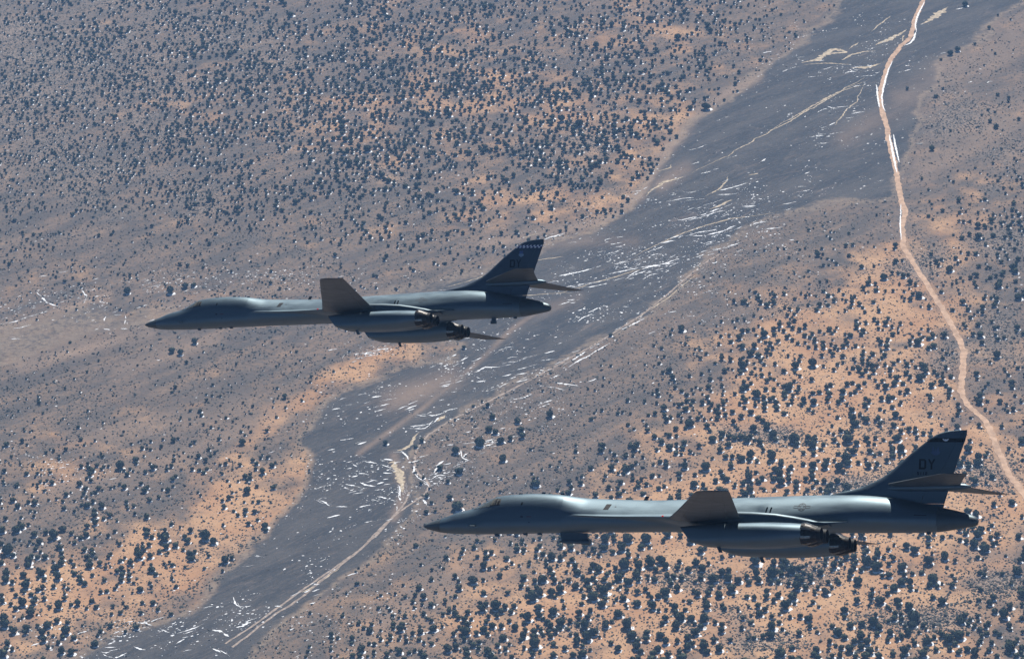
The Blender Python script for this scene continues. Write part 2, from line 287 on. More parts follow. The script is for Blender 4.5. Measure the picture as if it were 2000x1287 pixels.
# hand-traced drifts in the valley (photo pixels, width in metres)
DR=[[(455,1165),(463,1180),(478,1183),(492,1180)],[(520,1050),(532,1054),(540,1048)],[(500,1083),(515,1087)],[(275,1213),(300,1220),(325,1232),(342,1237)],[(345,1236),(385,1222),(402,1213)],
 [(200,1275),(205,1281),(225,1284),(248,1273)],[(262,1262),(280,1268),(300,1262)],[(405,1258),(430,1270),(450,1280)],[(414,1228),(435,1232),(448,1243)],[(460,1224),(475,1222),(490,1212)],[(538,1181),(550,1182)],
 [(592,1156),(604,1150)],[(620,977),(632,980),(640,988),(655,990),(680,990)],[(675,946),(700,950),(722,954)],[(700,924),(718,926)],[(715,902),(738,905),(752,910),(768,914)],[(748,923),(766,924)],[(748,897),(766,899)],
 [(700,940),(715,948),(732,950)],[(735,970),(775,980)],[(803,832),(820,831),(845,827),(862,806)],[(800,810),(830,811),(850,809),(868,805)],[(815,808),(845,811),(865,805)],[(794,850),(805,854),(815,856)],
 [(766,948),(775,952),(780,972),(782,985)],[(780,955),(778,975),(776,998)],[(768,883),(785,882),(795,890),(800,898)],[(808,905),(812,925),(820,935),(833,942),(839,955)],[(825,975),(832,988)],
 [(840,937),(855,928),(872,930)],[(846,925),(860,905),(866,900)],[(900,880),(903,895),(915,899)],[(935,868),(960,862),(985,858)],[(920,874),(940,868)],[(1322,430),(1345,427),(1360,424)],
 [(1375,367),(1400,374),(1430,368),(1460,359)],[(1342,427),(1370,420),(1400,410),(1425,404)],[(1348,429),(1365,427),(1400,415),(1420,411)],[(1345,460),(1375,460),(1410,452),(1442,440)],
 [(1400,382),(1425,381),(1450,375)],[(1300,395),(1335,389),(1358,387)],[(1450,404),(1478,404)],[(1416,460),(1430,461)],[(1285,475),(1320,469)],[(1200,548),(1225,541),(1250,528),(1270,522),(1320,513)],
 [(1230,540),(1262,530)],[(1340,508),(1375,498)],[(1385,492),(1420,484),(1450,472)],[(1200,482),(1216,480)],[(1185,535),(1240,525),(1300,515),(1340,500)],[(1390,488),(1405,486),(1440,476)],
 [(1300,468),(1350,455),(1400,449)],[(1480,320),(1495,312)],[(1580,270),(1605,266),(1640,259),(1655,259)],[(1595,271),(1620,266)],[(1620,246),(1640,237)],[(1655,224),(1665,223),(1690,219)],
 [(1610,207),(1625,212),(1655,208)],[(1860,18),(1880,15)],[(1800,47),(1810,42)],[(1070,597),(1060,600),(1045,603)],[(905,730),(930,726),(950,715)],[(880,745),(910,735)],[(940,716),(970,716)],
 [(960,757),(985,745),(1010,735)],[(1000,725),(1030,717)],[(880,655),(870,664)],[(920,677),(935,683)],[(895,704),(915,696)],[(965,690),(990,672)],[(1060,745),(1095,748),(1128,753)],[(700,770),(730,765)],
 [(820,770),(848,772)],[(790,800),(815,790)],[(730,795),(760,788)],[(245,613),(246,624),(243,630)],[(222,612),(245,612)],[(196,638),(215,641)],[(203,625),(207,615)],[(15,657),(45,658)],[(18,664),(42,663)],
 [(70,570),(90,588),(115,597)],[(160,565),(170,578)],[(0,632),(25,628),(60,615)],[(235,639),(250,640)],[(1050,470),(1095,466),(1130,455)],[(1090,540),(1130,530),(1175,518)],[(1100,560),(1180,548)],
 [(1020,700),(1060,690),(1100,680)],[(1100,712),(1140,690),(1180,665)],[(1110,716),(1150,694),(1190,670)],[(680,690),(720,690),(760,684)],[(700,697),(740,690)],[(1215,645),(1260,622)],[(880,915),(900,905),(925,900)],[(905,893),(915,885),(935,880)],[(915,900),(930,905)],[(842,912),(858,908),(868,900)],[(850,930),(862,925),(880,922)],[(870,925),(885,918)],[(875,870),(890,868)],[(925,866),(950,862),(970,856)],[(945,872),(965,868)],[(860,860),(880,857)],[(960,850),(975,846)],[(885,860),(905,858)],[(925,836),(940,834)],[(905,845),(920,842)],[(700,868),(716,862)],[(690,905),(700,912)],[(712,888),(726,884)],[(725,918),(738,922)],[(690,965),(715,960)],[(735,945),(748,942)],[(700,990),(725,985)],[(640,1010),(665,1004)],[(1150,560),(1185,553)],[(1220,560),(1240,556)],[(1270,498),(1290,494)],[(1225,515),(1250,512)],[(1105,590),(1130,583)],[(1150,610),(1170,602)],[(980,735),(1000,728)],[(1010,745),(1035,738)],[(930,745),(950,742)],[(870,700),(890,690)],[(905,660),(935,655)],[(700,690),(690,694)],[(640,684),(660,680)],[(730,684),(760,678)],[(725,775),(745,772)],[(765,792),(780,788)],[(680,790),(700,788)],[(650,800),(665,797)],[(665,860),(690,856)],[(640,880),(655,877)]]
for i,p in enumerate(DR):
    V,Fq=ribbon(p,.48+.34*rs.random(),.13,.8,.6,taper=True,seed=200+i,wob=2.,broken=True)
    acs.V.append(V); acs.F.append((Fq+acs.n)[:,[0,1,2]]); acs.F.append((Fq+acs.n)[:,[0,2,3]]); acs.n+=len(V)
DRN=len(DR)
def drift(p,w,i,j=.5):
    V,Fq=ribbon(p,w,.13,.8,j,taper=True,seed=i,broken=i>=900,wob=2.5 if i>=900 else .6)
    acs.V.append(V); acs.F.append((Fq+acs.n)[:,[0,1,2]]); acs.F.append((Fq+acs.n)[:,[0,2,3]]); acs.n+=len(V)
for i,p in enumerate(DR):
    for k in range(1):
        ox,oy,sh,sc_=rs.normal(0,16),rs.normal(0,7),rs.normal(0,.05),.3+.6*rs.random(); q=[(p[0][0]+(a-p[0][0])*sc_+ox,p[0][1]+(b-p[0][1])*sc_+oy+(a-p[0][0])*sh*sc_) for a,b in p]
        if len(q)>2 and rs.random()<.6: q=q[:-1] if rs.random()<.5 else q[1:]
        drift(q,.2+.16*rs.random(),2000+i*3+k,.8)
# snow lying along the road shoulders
for i,(p,w) in enumerate([([(1806,2),(1794,25),(1788,45),(1790,62)],1.0),([(1789,62),(1785,75),(1775,85),(1765,88)],1.3),([(1743,118),(1735,135),(1728,160),(1722,190),(1724,205),(1729,218)],1.0),([(1712,165),(1714,190),(1718,210)],1.),
  ([(1737,262),(1741,285),(1746,310),(1752,338)],1.2),([(1745,262),(1750,290),(1756,318)],1.),([(1760,400),(1758,440),(1761,470)],.7)]): drift(p,w,500+i)
# scattered crusts of snow
ncand=260000; cpx=rs.random(ncand)*2060-30; cpy=rs.random(ncand)*1347-30
dens=gsum(SNOWY,cpx,cpy); Pc=gp(cpx,cpy); cl=fbm(Pc[:,0],Pc[:,1]*1.0,16,77,3)
keep=rs.random(ncand)<np.clip(dens*np.clip((cl-.42)*4.5,0,1)*.5,0,1)+.0035
Pk=Pc[keep]; n=len(Pk); L=.18+.45*rs.random(n)**3
V,f3=blobs(Pk[:,0],Pk[:,1],L*1.15,L*(.45+.4*rs.random(n)),rad(14)+rs.normal(0,.4,n),seed=5); acs.add(V,f3)
# strings of crust in the fine streak directions of the flat
nn_=800; sxp=[];syp=[]
cand=rs.random((14000,2))*[2000,1287]; cand=cand[rs.random(14000)<gsum(SNOWY,cand[:,0],cand[:,1])*.22][:nn_]
for i,(x,y) in enumerate(cand):
    l=5+15*rs.random()**2.5; sl_=-.26+rs.normal(0,.09); drift([(x-l,y-l*sl_),(x,y+rs.normal(0,1.5)),(x+l,y+l*sl_)],.22+.36*rs.random(),900+i,.8)
# ------------------------------------------------------------------ junipers: where they stand
DEN="""30 30 35 35 35 35 35 35 35 32 30 30 28 25 22 12 1 0 1 1
30 32 35 35 35 35 38 38 38 36 34 32 30 24 6 0 0 0 1 1
28 30 32 34 36 38 38 38 36 32 30 28 26 12 0 0 0 1 2 2
25 25 26 28 30 32 34 32 26 22 24 24 10 0 0 0 0 1 4 6
16 16 16 16 16 14 14 14 14 10 7 4 0 0 0 1 4 6 10 14
10 10 10 9 8 6 5 4 3 0 0 0 0 0 4 8 10 12 14 14
5 4 5 5 5 5 4 1 0 0 0 0 2 6 14 18 18 17 16 14
6 6 6 7 7 5 1 0 0 1 3 5 8 12 18 20 18 16 14 12
7 8 9 10 9 7 0 0 1 5 7 9 14 16 18 16 13 10 10 8
12 13 13 14 11 7 0 0 2 5 10 14 18 18 16 14 12 10 8 8
16 16 16 13 8 1 0 0 4 8 14 16 16 16 16 14 12 12 10 10
16 16 12 5 0 0 1 6 12 14 16 16 14 14 14 14 12 12 10 12
15 10 2 0 0 1 6 10 12 14 16 16 14 14 14 12 12 12 12 12"""
SIZ="""3.0 3.2 3.2 3.4 3.4 3.4 3.5 3.5 3.5 3.5 3.5 3.6 3.6 3.4 3.2 3.0 2.6 2.4 2.6 2.8
2.8 3.0 3.2 3.4 3.5 3.6 3.6 3.7 3.7 3.7 3.8 3.8 3.8 3.6 3.2 2.5 2.4 2.4 2.6 2.8
2.6 2.8 2.9 3.1 3.3 3.5 3.7 3.8 3.8 3.8 3.8 3.8 4.0 3.8 2.5 2.5 2.5 2.5 2.5 2.8
2.3 2.4 2.6 2.8 3.0 3.2 3.5 3.7 3.7 3.6 3.8 4.0 3.8 2.5 2.5 2.5 2.5 2.5 2.6 2.8
2.0 2.0 2.0 2.1 2.3 2.4 2.6 2.8 2.8 2.8 2.8 2.8 2.5 2.5 2.5 2.5 2.5 2.7 3.0 3.2
1.7 1.7 1.7 1.8 1.8 2.0 2.2 2.4 2.4 2.4 2.4 2.4 2.4 2.4 2.4 2.6 2.8 3.0 3.2 3.3
1.5 1.5 1.5 1.6 1.7 1.7 1.8 2.0 2.4 2.4 2.4 2.4 2.0 2.4 3.0 3.4 3.4 3.4 3.5 3.4
1.6 1.6 1.6 1.7 1.7 1.8 1.8 2.4 2.4 2.0 1.8 1.8 2.4 2.9 3.4 3.6 3.6 3.5 3.4 3.3
1.8 1.9 2.0 2.1 2.2 2.2 2.0 2.4 2.0 2.0 2.0 2.3 3.0 3.4 3.5 3.5 3.4 3.5 3.4 3.4
2.5 2.6 2.6 2.7 3.0 2.7 2.4 2.4 2.4 2.3 2.8 3.1 3.4 3.5 3.5 3.4 3.4 3.4 3.4 3.4
3.0 3.0 3.1 3.2 3.2 2.8 2.4 2.2 2.2 2.6 3.1 3.3 3.5 3.5 3.5 3.5 3.4 3.4 3.4 3.4
3.4 3.3 3.2 3.0 2.5 2.4 2.2 2.2 2.8 3.2 3.4 3.5 3.6 3.6 3.6 3.5 3.4 3.4 3.5 3.5
3.4 3.2 3.0 2.5 2.5 2.4 2.4 2.6 3.0 3.3 3.5 3.6 3.7 3.7 3.7 3.6 3.5 3.5 3.5 3.5"""
DEN=np.array([[float(v) for v in l.split()] for l in DEN.split('\n')]); SIZ=np.array([[float(v) for v in l.split()] for l in SIZ.split('\n')]); SIZ[:4]*=.64; SIZ[4:8]*=.76; SIZ[8:]*=.86; DEN[:4]*=1.75; DEN[4]*=1.4; DEN[5:8]*=1.25; DEN[:8,13:]*=.85
def samp(T,px,py):
    x=np.clip(px/100-.5,0,18.999);y=np.clip(py/100-.5,0,11.999);i=x.astype(int);j=y.astype(int);u=x-i;v=y-j
    return (T[j,i]*(1-u)+T[j,i+1]*u)*(1-v)+(T[j+1,i]*(1-u)+T[j+1,i+1]*u)*v
# Poisson-like scattering in a margin round the visible part
nc=110000; tx=rs.random(nc)*2500-250; ty=rs.random(nc)*1737-200
P=gp(tx,ty); d=samp(DEN,tx,ty); cl=fbm(P[:,0],P[:,1],22,91,3)
prob=d*(2500*1737/1e4)/nc*np.clip((cl-.5)*3.5+1.0,.25,1.7)
vdt=polydist(tx,ty,VALLEY)+(fbm(P[:,0],P[:,1],60,21)-.5)*34
prob=np.where(vdt>2,0.,prob)
m=rs.random(nc)<prob*3.1; P=P[m];tx=tx[m];ty=ty[m]
D=samp(SIZ,tx,ty)*.80*np.exp(rs.normal(-.02,.30,len(P))); D=np.clip(D,.8,5.0)
# a few lone bushes traced where they stand apart
LONE=[(1885,6,4),(1870,95,3.6),(1856,102,3.6),(1838,113,2),(1772,170,2.4),(1828,185,2.6),(1946,245,3),(1820,288,3.5),(1934,233,2.6),(1990,228,2.6),(249,565,4.),(333,565,4.6),(362,555,3.6),(378,553,3.2),(336,682,3.6),(352,686,3.6),(380,664,3.6),
 (890,880,3.6),(937,866,4.4),(955,837,3.6),(967,842,3.2),(1008,849,3),(997,855,2.6),(978,860,3.4),(1011,820,3.6),(962,812,3.4),(1074,809,3.4),(1018,838,3.2),(1020,850,3),(897,920,4.2),(860,912,3.),(982,895,4),(753,863,2.6),(812,870,2),(824,859,2.4),(878,970,3),(893,989,5.4),(812,1062,2.6)]
ROADP=gp([p[0] for p in ROAD],[p[1] for p in ROAD])[:,:2]
def nearroad(X,Y,w):
    b=np.zeros(X.shape,bool)
    for a,c in zip(ROADP[:-1],ROADP[1:]):
        e=c-a;t=np.clip(((X-a[0])*e[0]+(Y-a[1])*e[1])/(e@e),0,1);b|=np.hypot(X-a[0]-t*e[0],Y-a[1]-t*e[1])<w
    return b
LP=np.array(LONE,float); LPp=gp(LP[:,0],LP[:,1]+4)
ok=~nearroad(P[:,0],P[:,1],4.2)
for q in LPp: ok&=np.hypot(P[:,0]-q[0],P[:,1]-q[1])>9
P=np.concatenate([P[ok],LPp]); D=np.r_[D[ok],LP[:,2]]; tx,ty=pix(P)
order=np.argsort(-D); grid={}; sel=[]
for i in order:
    x,y=P[i,0],P[i,1];gi,gj=int(x//6),int(y//6);bad=False
    for a in(-1,0,1):
        for b in(-1,0,1):
            for k in grid.get((gi+a,gj+b),()):
                if math.hypot(P[k,0]-x,P[k,1]-y)<.50*(D[k]+D[i])+.25: bad=True;break
            if bad:break
        if bad:break
    if not bad: sel.append(i);grid.setdefault((gi,gj),[]).append(i)
sel=np.array(sel);P=P[sel];D=D[sel];tx=tx[sel];ty=ty[sel]
P[:,2]=height(P[:,0],P[:,1])-.05
dist=np.linalg.norm(P-np.array([0,0,H]),axis=1); shown=D/dist
PL1=np.array([(280,634),(390,580),(620,585),(627,543),(670,543),(720,580),(900,560),(1000,480),(1062,467),(1040,545),(1135,567),(1040,572),(1075,600),(1000,620),(910,630),(918,655),(800,668),(650,640),(350,645)])
PL2=np.array([(829,1028),(980,968),(1310,976),(1360,957),(1425,957),(1450,972),(1650,960),(1830,843),(1889,838),(1870,925),(1975,966),(1860,968),(1912,1018),(1840,1040),(1670,1045),(1670,1075),(1500,1087),(1340,1045),(850,1042)])
hid=(polydist(tx,ty,PL1)>0)|(polydist(tx,ty,PL2)>0)
inview=(tx>6)&(tx<1994)&(ty>6)&(ty<1281)&~hid
# ------------------------------------------------------------------ junipers: crowns
def ico(sub):
    import bmesh
    bm=bmesh.new(); bmesh.ops.create_icosphere(bm,subdivisions=sub,radius=1.); bm.verts.ensure_lookup_table()
    V=np.array([v.co[:] for v in bm.verts]);Fc=np.array([[v.index for v in f.verts] for f in bm.faces]); bm.free(); return V,Fc
def crown(sub,leaves,ls,seed,trunk):
    r=np.random.default_rng(seed); V,Fc=ico(sub); V=V.copy()
    k=r.integers(4,8); lob=r.normal(size=(k,3)); lob[:,2]=np.abs(lob[:,2])*.6; lob/=np.linalg.norm(lob,axis=1)[:,None]
    def rad_(U):
        b=.76+.2*np.exp(6*(U@lob.T-1)).max(axis=1); return b
    rr=rad_(V)+r.normal(0,.07,len(V)); V=V*rr[:,None]
    s=np.array([.5*(.9+.25*r.random()),.5*(.9+.25*r.random()),.44*(.85+.35*r.random())])
    V=V*s; V[:,2]+=.36; V[:,2]=np.where(V[:,2]<.06,.06+.2*(V[:,2]-.06),V[:,2])
    U=r.normal(size=(leaves,3)); U[:,2]=np.abs(U[:,2])-.25; U/=np.linalg.norm(U,axis=1)[:,None]
    C=U*(rad_(U)*(.92+.22*r.random(leaves)))[:,None]*s; C[:,2]+=.36; C[:,2]=np.maximum(C[:,2],.08)
    T1=r.normal(size=(leaves,3));T1/=np.linalg.norm(T1,axis=1)[:,None];T2=np.cross(T1,r.normal(size=(leaves,3)));T2/=np.linalg.norm(T2,axis=1)[:,None]
    q=ls*(.6+.8*r.random((leaves,1)))
    tri=np.stack([C+T1*q,C-T1*q*.5+T2*q,C-T1*q*.5-T2*q*.9],1).reshape(-1,3)
    f2=np.arange(leaves*3).reshape(-1,3)+len(V)
    Vs=[V,tri];Fs=[Fc,f2];nv=len(V)+len(tri);fm=[0]*(len(Fc)+leaves)
    if trunk:
        for (bx,by,tx_,ty_,rr0) in [(0,0,.05,.02,.05),(0,0,-.16,.08,.035),(0,0,.1,-.15,.035)]:
            a=np.linspace(0,2*np.pi,6,endpoint=False);b0=np.stack([bx+rr0*np.cos(a),by+rr0*np.sin(a),0*a-.03],-1);b1=np.stack([tx_+rr0*.5*np.cos(a),ty_+rr0*.5*np.sin(a),0*a+.45],-1)
            Vs.append(np.concatenate([b0,b1])); i=np.arange(6);j=(i+1)%6
            Fs.append(np.concatenate([np.stack([i,j,j+6],-1),np.stack([i,j+6,i+6],-1)])+nv);nv+=12;fm+=[1]*12
    return np.concatenate(Vs),np.concatenate(Fs),fm
jn=N('juniper_foliage'); jp=jn.n('ShaderNodeNewGeometry').outputs['Position']
M_jun=jn.set(Base_Color=jn.mix(jn.ramp(jn.noise(jp,.9,3),.35,.65),(.040,.054,.030),(.092,.104,.055)),Roughness=.85,Specular_IOR_Level=.15)
M_bark=plain('juniper_bark',(.16,.12,.09),.9,spec=.1)
VAR=[crown(3,260,.075,s,True) for s in range(100,108)]
LOD=[crown(2,70,.10,s,False) for s in range(200,210)]
big=np.argsort(-np.where(inview,shown,0))[:300]
def zone(x,y,Dm):
    sz='large' if Dm>3.7 else 'medium'
    if y>1060 and x>1000: return sz,("below the lower bomber's nose" if x<1330 else "below the lower bomber's engines" if x<1680 else "below the lower bomber's tail")
    if x<640 and y>850: return sz,'left of the dark valley floor'
    if x<1000 and y>650: return sz,'on brown ground ahead of the lower bomber'
    if y>650: return sz,("above the lower bomber's forward body" if x<1300 else "above the lower bomber's near wing" if x<1620 else "beside the lower bomber's tail fin" if x<1850 else 'by the lower end of the dirt road')
    if y>380 and x>1400: return sz,'beside the middle of the dirt road'
    if y<=560 and x<1450: return sz,'beyond the upper bomber'
    return sz,'on the bare grey plain'
jmesh=[]
for k,(V,Fc,fm) in enumerate(VAR):
    me=bpy.data.meshes.new('juniper'); me.from_pydata(V.tolist(),[],Fc.tolist()); me.materials.append(M_jun);me.materials.append(M_bark); me.polygons.foreach_set('material_index',fm); me.update(); jmesh.append(me)
isbig=np.zeros(len(P),bool); zones={}
for c,i in enumerate(big):
    isbig[i]=True
    o=bpy.data.objects.new('juniper',jmesh[int(rs.integers(8))]); COL.objects.link(o)
    o.location=P[i]; o.rotation_euler=(0,0,rs.random()*6.28); s=D[i]; o.scale=(s,s,s*(.85+.4*rs.random()))
    zones.setdefault(zone(tx[i],ty[i],D[i]),[]).append((i,o))
rest=np.where(~isbig)[0]; Vs=[];Fs=[];nv=0
for k,(V,Fc,fm) in enumerate(LOD):
    idx=rest[k::len(LOD)]; n=len(idx); a=rs.random(n)*6.28; s=D[idx]; hs=s*(.85+.4*rs.random(n)); c,si=np.cos(a),np.sin(a)
    X=(V[None,:,0]*c[:,None]-V[None,:,1]*si[:,None])*s[:,None]+P[idx,0][:,None];Y=(V[None,:,0]*si[:,None]+V[None,:,1]*c[:,None])*s[:,None]+P[idx,1][:,None]
    Z=V[None,:,2]*hs[:,None]+P[idx,2][:,None]; Vs.append(np.stack([X,Y,Z],-1).reshape(-1,3)); Fs.append((Fc[None]+(np.arange(n)*len(V))[:,None,None]).reshape(-1,3)+nv); nv+=n*len(V)
tag(mesh('juniper_woodland',np.concatenate(Vs),np.concatenate(Fs),M_jun),'thousands of smaller and farther dark junipers dotting the desert','junipers',kind='stuff')
print('junipers',len(P),'rest',len(rest))
# snow kept in the lee of each juniper (a crescent on its shaded side)
hs_=rs.random(len(P))<np.clip(.96-.0*D,0,1)*np.where(ty>560,1,.5)*np.where((tx<650)&(ty>380)&(ty<900),.5,1); HS=hs_; Q=P[hs_];DQ=D[hs_]; n=len(Q); K=8
ang0=rad(-58)+rs.normal(0,.22,n); span=(.75+.5*rs.random(n)); t=np.linspace(-1,1,K)[None,:]
ang=ang0[:,None]+t*span[:,None]; bulge=np.cos(t*1.5)*(.6+.6*rs.random((n,K)))
ri=DQ[:,None]*(.40+.06*rs.random((n,1))); ro=ri+DQ[:,None]*(.08+.38*bulge*(.5+.7*rs.random((n,1))))
xi=Q[:,0:1]+ri*np.cos(ang);yi=Q[:,1:2]+ri*np.sin(ang);xo=Q[:,0:1]+ro*np.cos(ang);yo=Q[:,1:2]+ro*np.sin(ang)
V=np.stack([np.c_[xi,xo],np.c_[yi,yo],np.c_[height(xi,yi)+.22,height(xo,yo)+.05]],-1).reshape(-1,3)
i=np.arange(K-1); f=np.concatenate([np.stack([i,i+K,i+K+1],-1),np.stack([i,i+K+1,i+1],-1)])[None]+(np.arange(n)*2*K)[:,None,None]
acs.add(V,f.reshape(-1,3))
ND=np.array([np.sort(np.hypot(P[:,0]-P[i,0],P[:,1]-P[i,1])/((D+D[i])/2))[1] if isbig[i] else 9. for i in range(len(P))])
for (sz,z),L_ in zones.items():
    nm={}
    if len(L_)>5:
        for word,key in (('biggest',lambda q:D[q[0]]),('leftmost',lambda q:-tx[q[0]]),('rightmost',lambda q:tx[q[0]]),('topmost',lambda q:-ty[q[0]]),('lowest',lambda q:ty[q[0]])):
            q=max([q for q in L_ if q[0] not in nm],key=key); nm[q[0]]=word
    for i,o in L_:
        how='lone' if ND[i]>1.7 else 'crowded' if ND[i]<1.15 else 'dark'
        tag(o,('%s of the %s junipers %s'%(nm[i],sz,z)) if i in nm else '%s %s juniper %s snow at its foot, %s'%(sz,how,'with' if hs_[i] else 'without',z),'juniper','%s junipers %s'%(sz,z))
tag(acs.build('snow',M_snow),'thin white snow lying in drifts and beside the bushes','snow',kind='stuff')
# ------------------------------------------------------------------ sagebrush
nc=560000; bx=rs.random(nc)*2160-80; by=rs.random(nc)*1400-60; B=gp(bx,by)
gr=np.clip(gsum(GREY,bx,by)*1.2+(fbm(B[:,0],B[:,1],25,61)-.5)*1.3-.25,0,1); orr=gsum(ORANGE,bx,by)
vd_=polydist(bx,by,VALLEY); c2=fbm(B[:,0],B[:,1],20,88,3)
pr=(.8*gr+.12+.14*np.clip((c2-.5)*4,0,1))*np.where(vd_>0,.16,1.)
area=np.clip(by/1287,.0,1)*.0+1.
m=(rs.random(nc)<pr)&~nearroad(B[:,0],B[:,1],2.4); B=B[m]; vk=vd_[m]>0; n=len(B); S=np.where(vk,.6,1.)*(.26+.38*rs.random(n)**2)*np.where(rs.random(n)<.06,1.7,1.)
oc=np.array([[1,0,.25],[.2,1,.3],[-1,.1,.25],[-.1,-1,.3],[0,.1,.95],[.5,.6,.7],[-.6,-.4,.75]])
V0=np.repeat(oc[None],n,0)+rs.normal(0,.16,(n,7,3)); a=rs.random(n)*6.28; c,si=np.cos(a)[:,None],np.sin(a)[:,None]
X=(V0[...,0]*c-V0[...,1]*si)*S[:,None]+B[:,0:1];Y=(V0[...,0]*si+V0[...,1]*c)*S[:,None]+B[:,1:2];Z=V0[...,2]*S[:,None]*.9+height(B[:,0],B[:,1])[:,None]-.04
fo=np.array([[0,1,5],[1,2,4],[1,4,5],[2,6,4],[2,3,6],[3,4,6],[3,0,4],[0,5,4]]); f=(fo[None]+(np.arange(n)*7)[:,None,None]).reshape(-1,3)
M_sage=plain('sagebrush_leaves',(.085,.085,.072),.9,spec=.1,var=.45,scale=.7)
tag(mesh('sagebrush',np.stack([X,Y,Z],-1).reshape(-1,3),f,M_sage),'low grey sagebrush speckling the ground between junipers','shrubs',kind='stuff')
print('sage',n)
#@@B0
# ------------------------------------------------------------------ bombers (x aft from the nose tip, y to starboard, z up, metres)
def paintmat(name,col,rough=.42,spec=.55,lines=True,var=.30):
    a=N(name); tc=a.n('ShaderNodeTexCoord').outputs['Object']
    st=a.n('ShaderNodeMapping',{'Vector':tc,'Scale':(.35,1.,1.6)}).outputs[0]
    nz=a.noise(st,1.1,6,.6); n2=a.noise(tc,6.,4,.6)
    c=a.mix(a.ramp(nz,.3,.72),tuple(x*(1-var) for x in col),tuple(x*(1+var) for x in col))
    c=a.mix(a.math('MULTIPLY',a.ramp(n2,.55,.8),.25),c,tuple(x*.55 for x in col))
    r=a.ramp(nz,.3,.7,rough-.05,rough+.1)
    if lines:
        sx_=a.n('ShaderNodeSeparateXYZ',{0:tc})
        def line(s,p,w): 
            f=a.math('FRACT',a.math('DIVIDE',s,p)); return a.math('LESS_THAN',f,w/p)
        L=a.math('MAXIMUM',line(sx_.outputs[0],1.63,.035),a.math('MULTIPLY',line(sx_.outputs[2],.74,.03),a.math('LESS_THAN',a.noise(tc,.5,1),.5)))
        c=a.mix(a.math('MULTIPLY',L,.65),c,tuple(x*.45 for x in col))
        # individually weathered panels
        br=a.n('ShaderNodeTexVoronoi',{'Vector':a.n('ShaderNodeMapping',{'Vector':tc,'Scale':(.45,.4,1.1)}).outputs[0],'Scale':1.,'Randomness':.6},distance='CHEBYCHEV')
        c=a.mix(.30,c,a.mix(br.outputs['Color'],tuple(x*.6 for x in col),tuple(x*1.5 for x in col)))
    bp=a.n('ShaderNodeBump',{'Height':nz,'Strength':.12,'Distance':.05}).outputs[0]
    return a.set(Base_Color=c,Roughness=r,Specular_IOR_Level=spec,Normal=bp,IOR=1.78,Specular_Tint=(.64,.87,1.))
PAINT=(.022,.037,.052)
M_pt=paintmat('grey_paint',PAINT,.46,1.); M_ptd=paintmat('dark_grey_paint',(.030,.040,.052),.52,.7)
M_rad=paintmat('radome_grey',(.040,.048,.052),.45,.5,lines=False); M_wing=paintmat('wing_paint',(.062,.064,.064),.5,.35)
M_blk=plain('black_recess',(.008,.009,.011),.6,spec=.2); M_mark=plain('black_marking',(.006,.007,.009),.7,spec=.2)
M_seal=plain('seal_strip',(.03,.034,.04),.5); M_blue=plain('emblem_blue',(.07,.12,.32),.5); M_pale=plain('emblem_pale',(.24,.34,.44),.5)
M_white=plain('white_marking',(.86,.88,.95),.5); M_navy=plain('navy_band',(.015,.03,.16),.5); M_low=plain('faded_grey_marking',(.11,.13,.15),.6,spec=.3); M_red=plain('faded_red_marking',(.12,.045,.05),.6); M_dimblue=plain('faded_blue_emblem',(.09,.14,.25),.55)
M_noz=plain('nozzle_metal',(.035,.033,.032),.42,metal=.8,var=.4,scale=8); M_petal=plain('bare_metal_petal',(.20,.20,.19),.24,metal=1.,var=.3,scale=5)
gl=N('cockpit_glass'); M_glass=gl.set(Base_Color=(.10,.115,.11),Roughness=.12,Specular_IOR_Level=.9,Coat_Weight=.6)
M_frame=plain('window_frame',(.085,.098,.10),.4); M_gold=plain('tinted_side_glass',(.16,.155,.13),.18,metal=.35,var=.5,scale=4)
el=N('red_position_light'); M_redl=el.set(Base_Color=(.5,.02,.02),Roughness=.2,Emission_Color=(1,.05,.04),Emission_Strength=.25)
LIN=lambda X: (lambda *k: np.interp(X,*k))
# station tables: x, top, bottom, half width, centre z, exponent top, exponent bottom
FST=np.array([
 (0.00, .00, .00,.000,.00,2.0,2.0),(0.12, .08,-.10,.10,-.01,2,2),(0.5, .24,-.28,.31,-.02,2,2),(1.0,.42,-.40,.52,.0,2,2),(1.67,.66,-.47,.74,.06,2,2.1),(2.95,1.12,-.53,.98,.18,2.1,2.3),
 (4.3,1.46,-.53,1.12,.30,2.2,2.5),(5.2,1.90,-.52,1.20,.42,2.2,2.6),(5.8,2.22,-.50,1.24,.50,2.3,2.6),(6.55,2.45,-.48,1.28,.55,2.5,2.7),(8.0,2.60,-.44,1.33,.60,2.7,2.7),(9.5,2.67,-.38,1.37,.65,2.6,2.7),(11.4,2.62,-.32,1.42,.70,2.4,2.7),
 (12.9,2.45,-.27,1.52,.78,1.75,2.7),(14.0,2.36,-.22,1.62,.80,1.42,2.8),(16.3,2.31,-.17,1.76,.80,1.30,3.),(19.1,2.29,-.10,1.9,.80,1.28,2.8),(21.6,2.38,-.06,1.98,.80,1.3,2.6),(25.6,2.54,-.04,2.0,.83,1.38,2.5),
 (29.5,2.72,-.02,1.96,.92,1.48,2.4),(32.8,2.84,.02,1.88,1.0,1.65,2.3),(35.0,2.86,.06,1.75,1.08,1.95,2.2),(37.5,2.72,.10,1.58,1.12,2.0,2.1),(39.2,2.45,.14,1.35,1.12,2.0,2.05),(41.2,2.06,.22,1.02,1.1,2.,2.),
 (42.4,1.83,.42,.76,1.1,2,2),(43.3,1.60,.58,.52,1.08,2,2),(43.8,1.44,.68,.40,1.06,2,2),(44.05,1.28,.80,.26,1.04,2,2),(44.13,1.05,1.0,.03,1.03,2,2)])
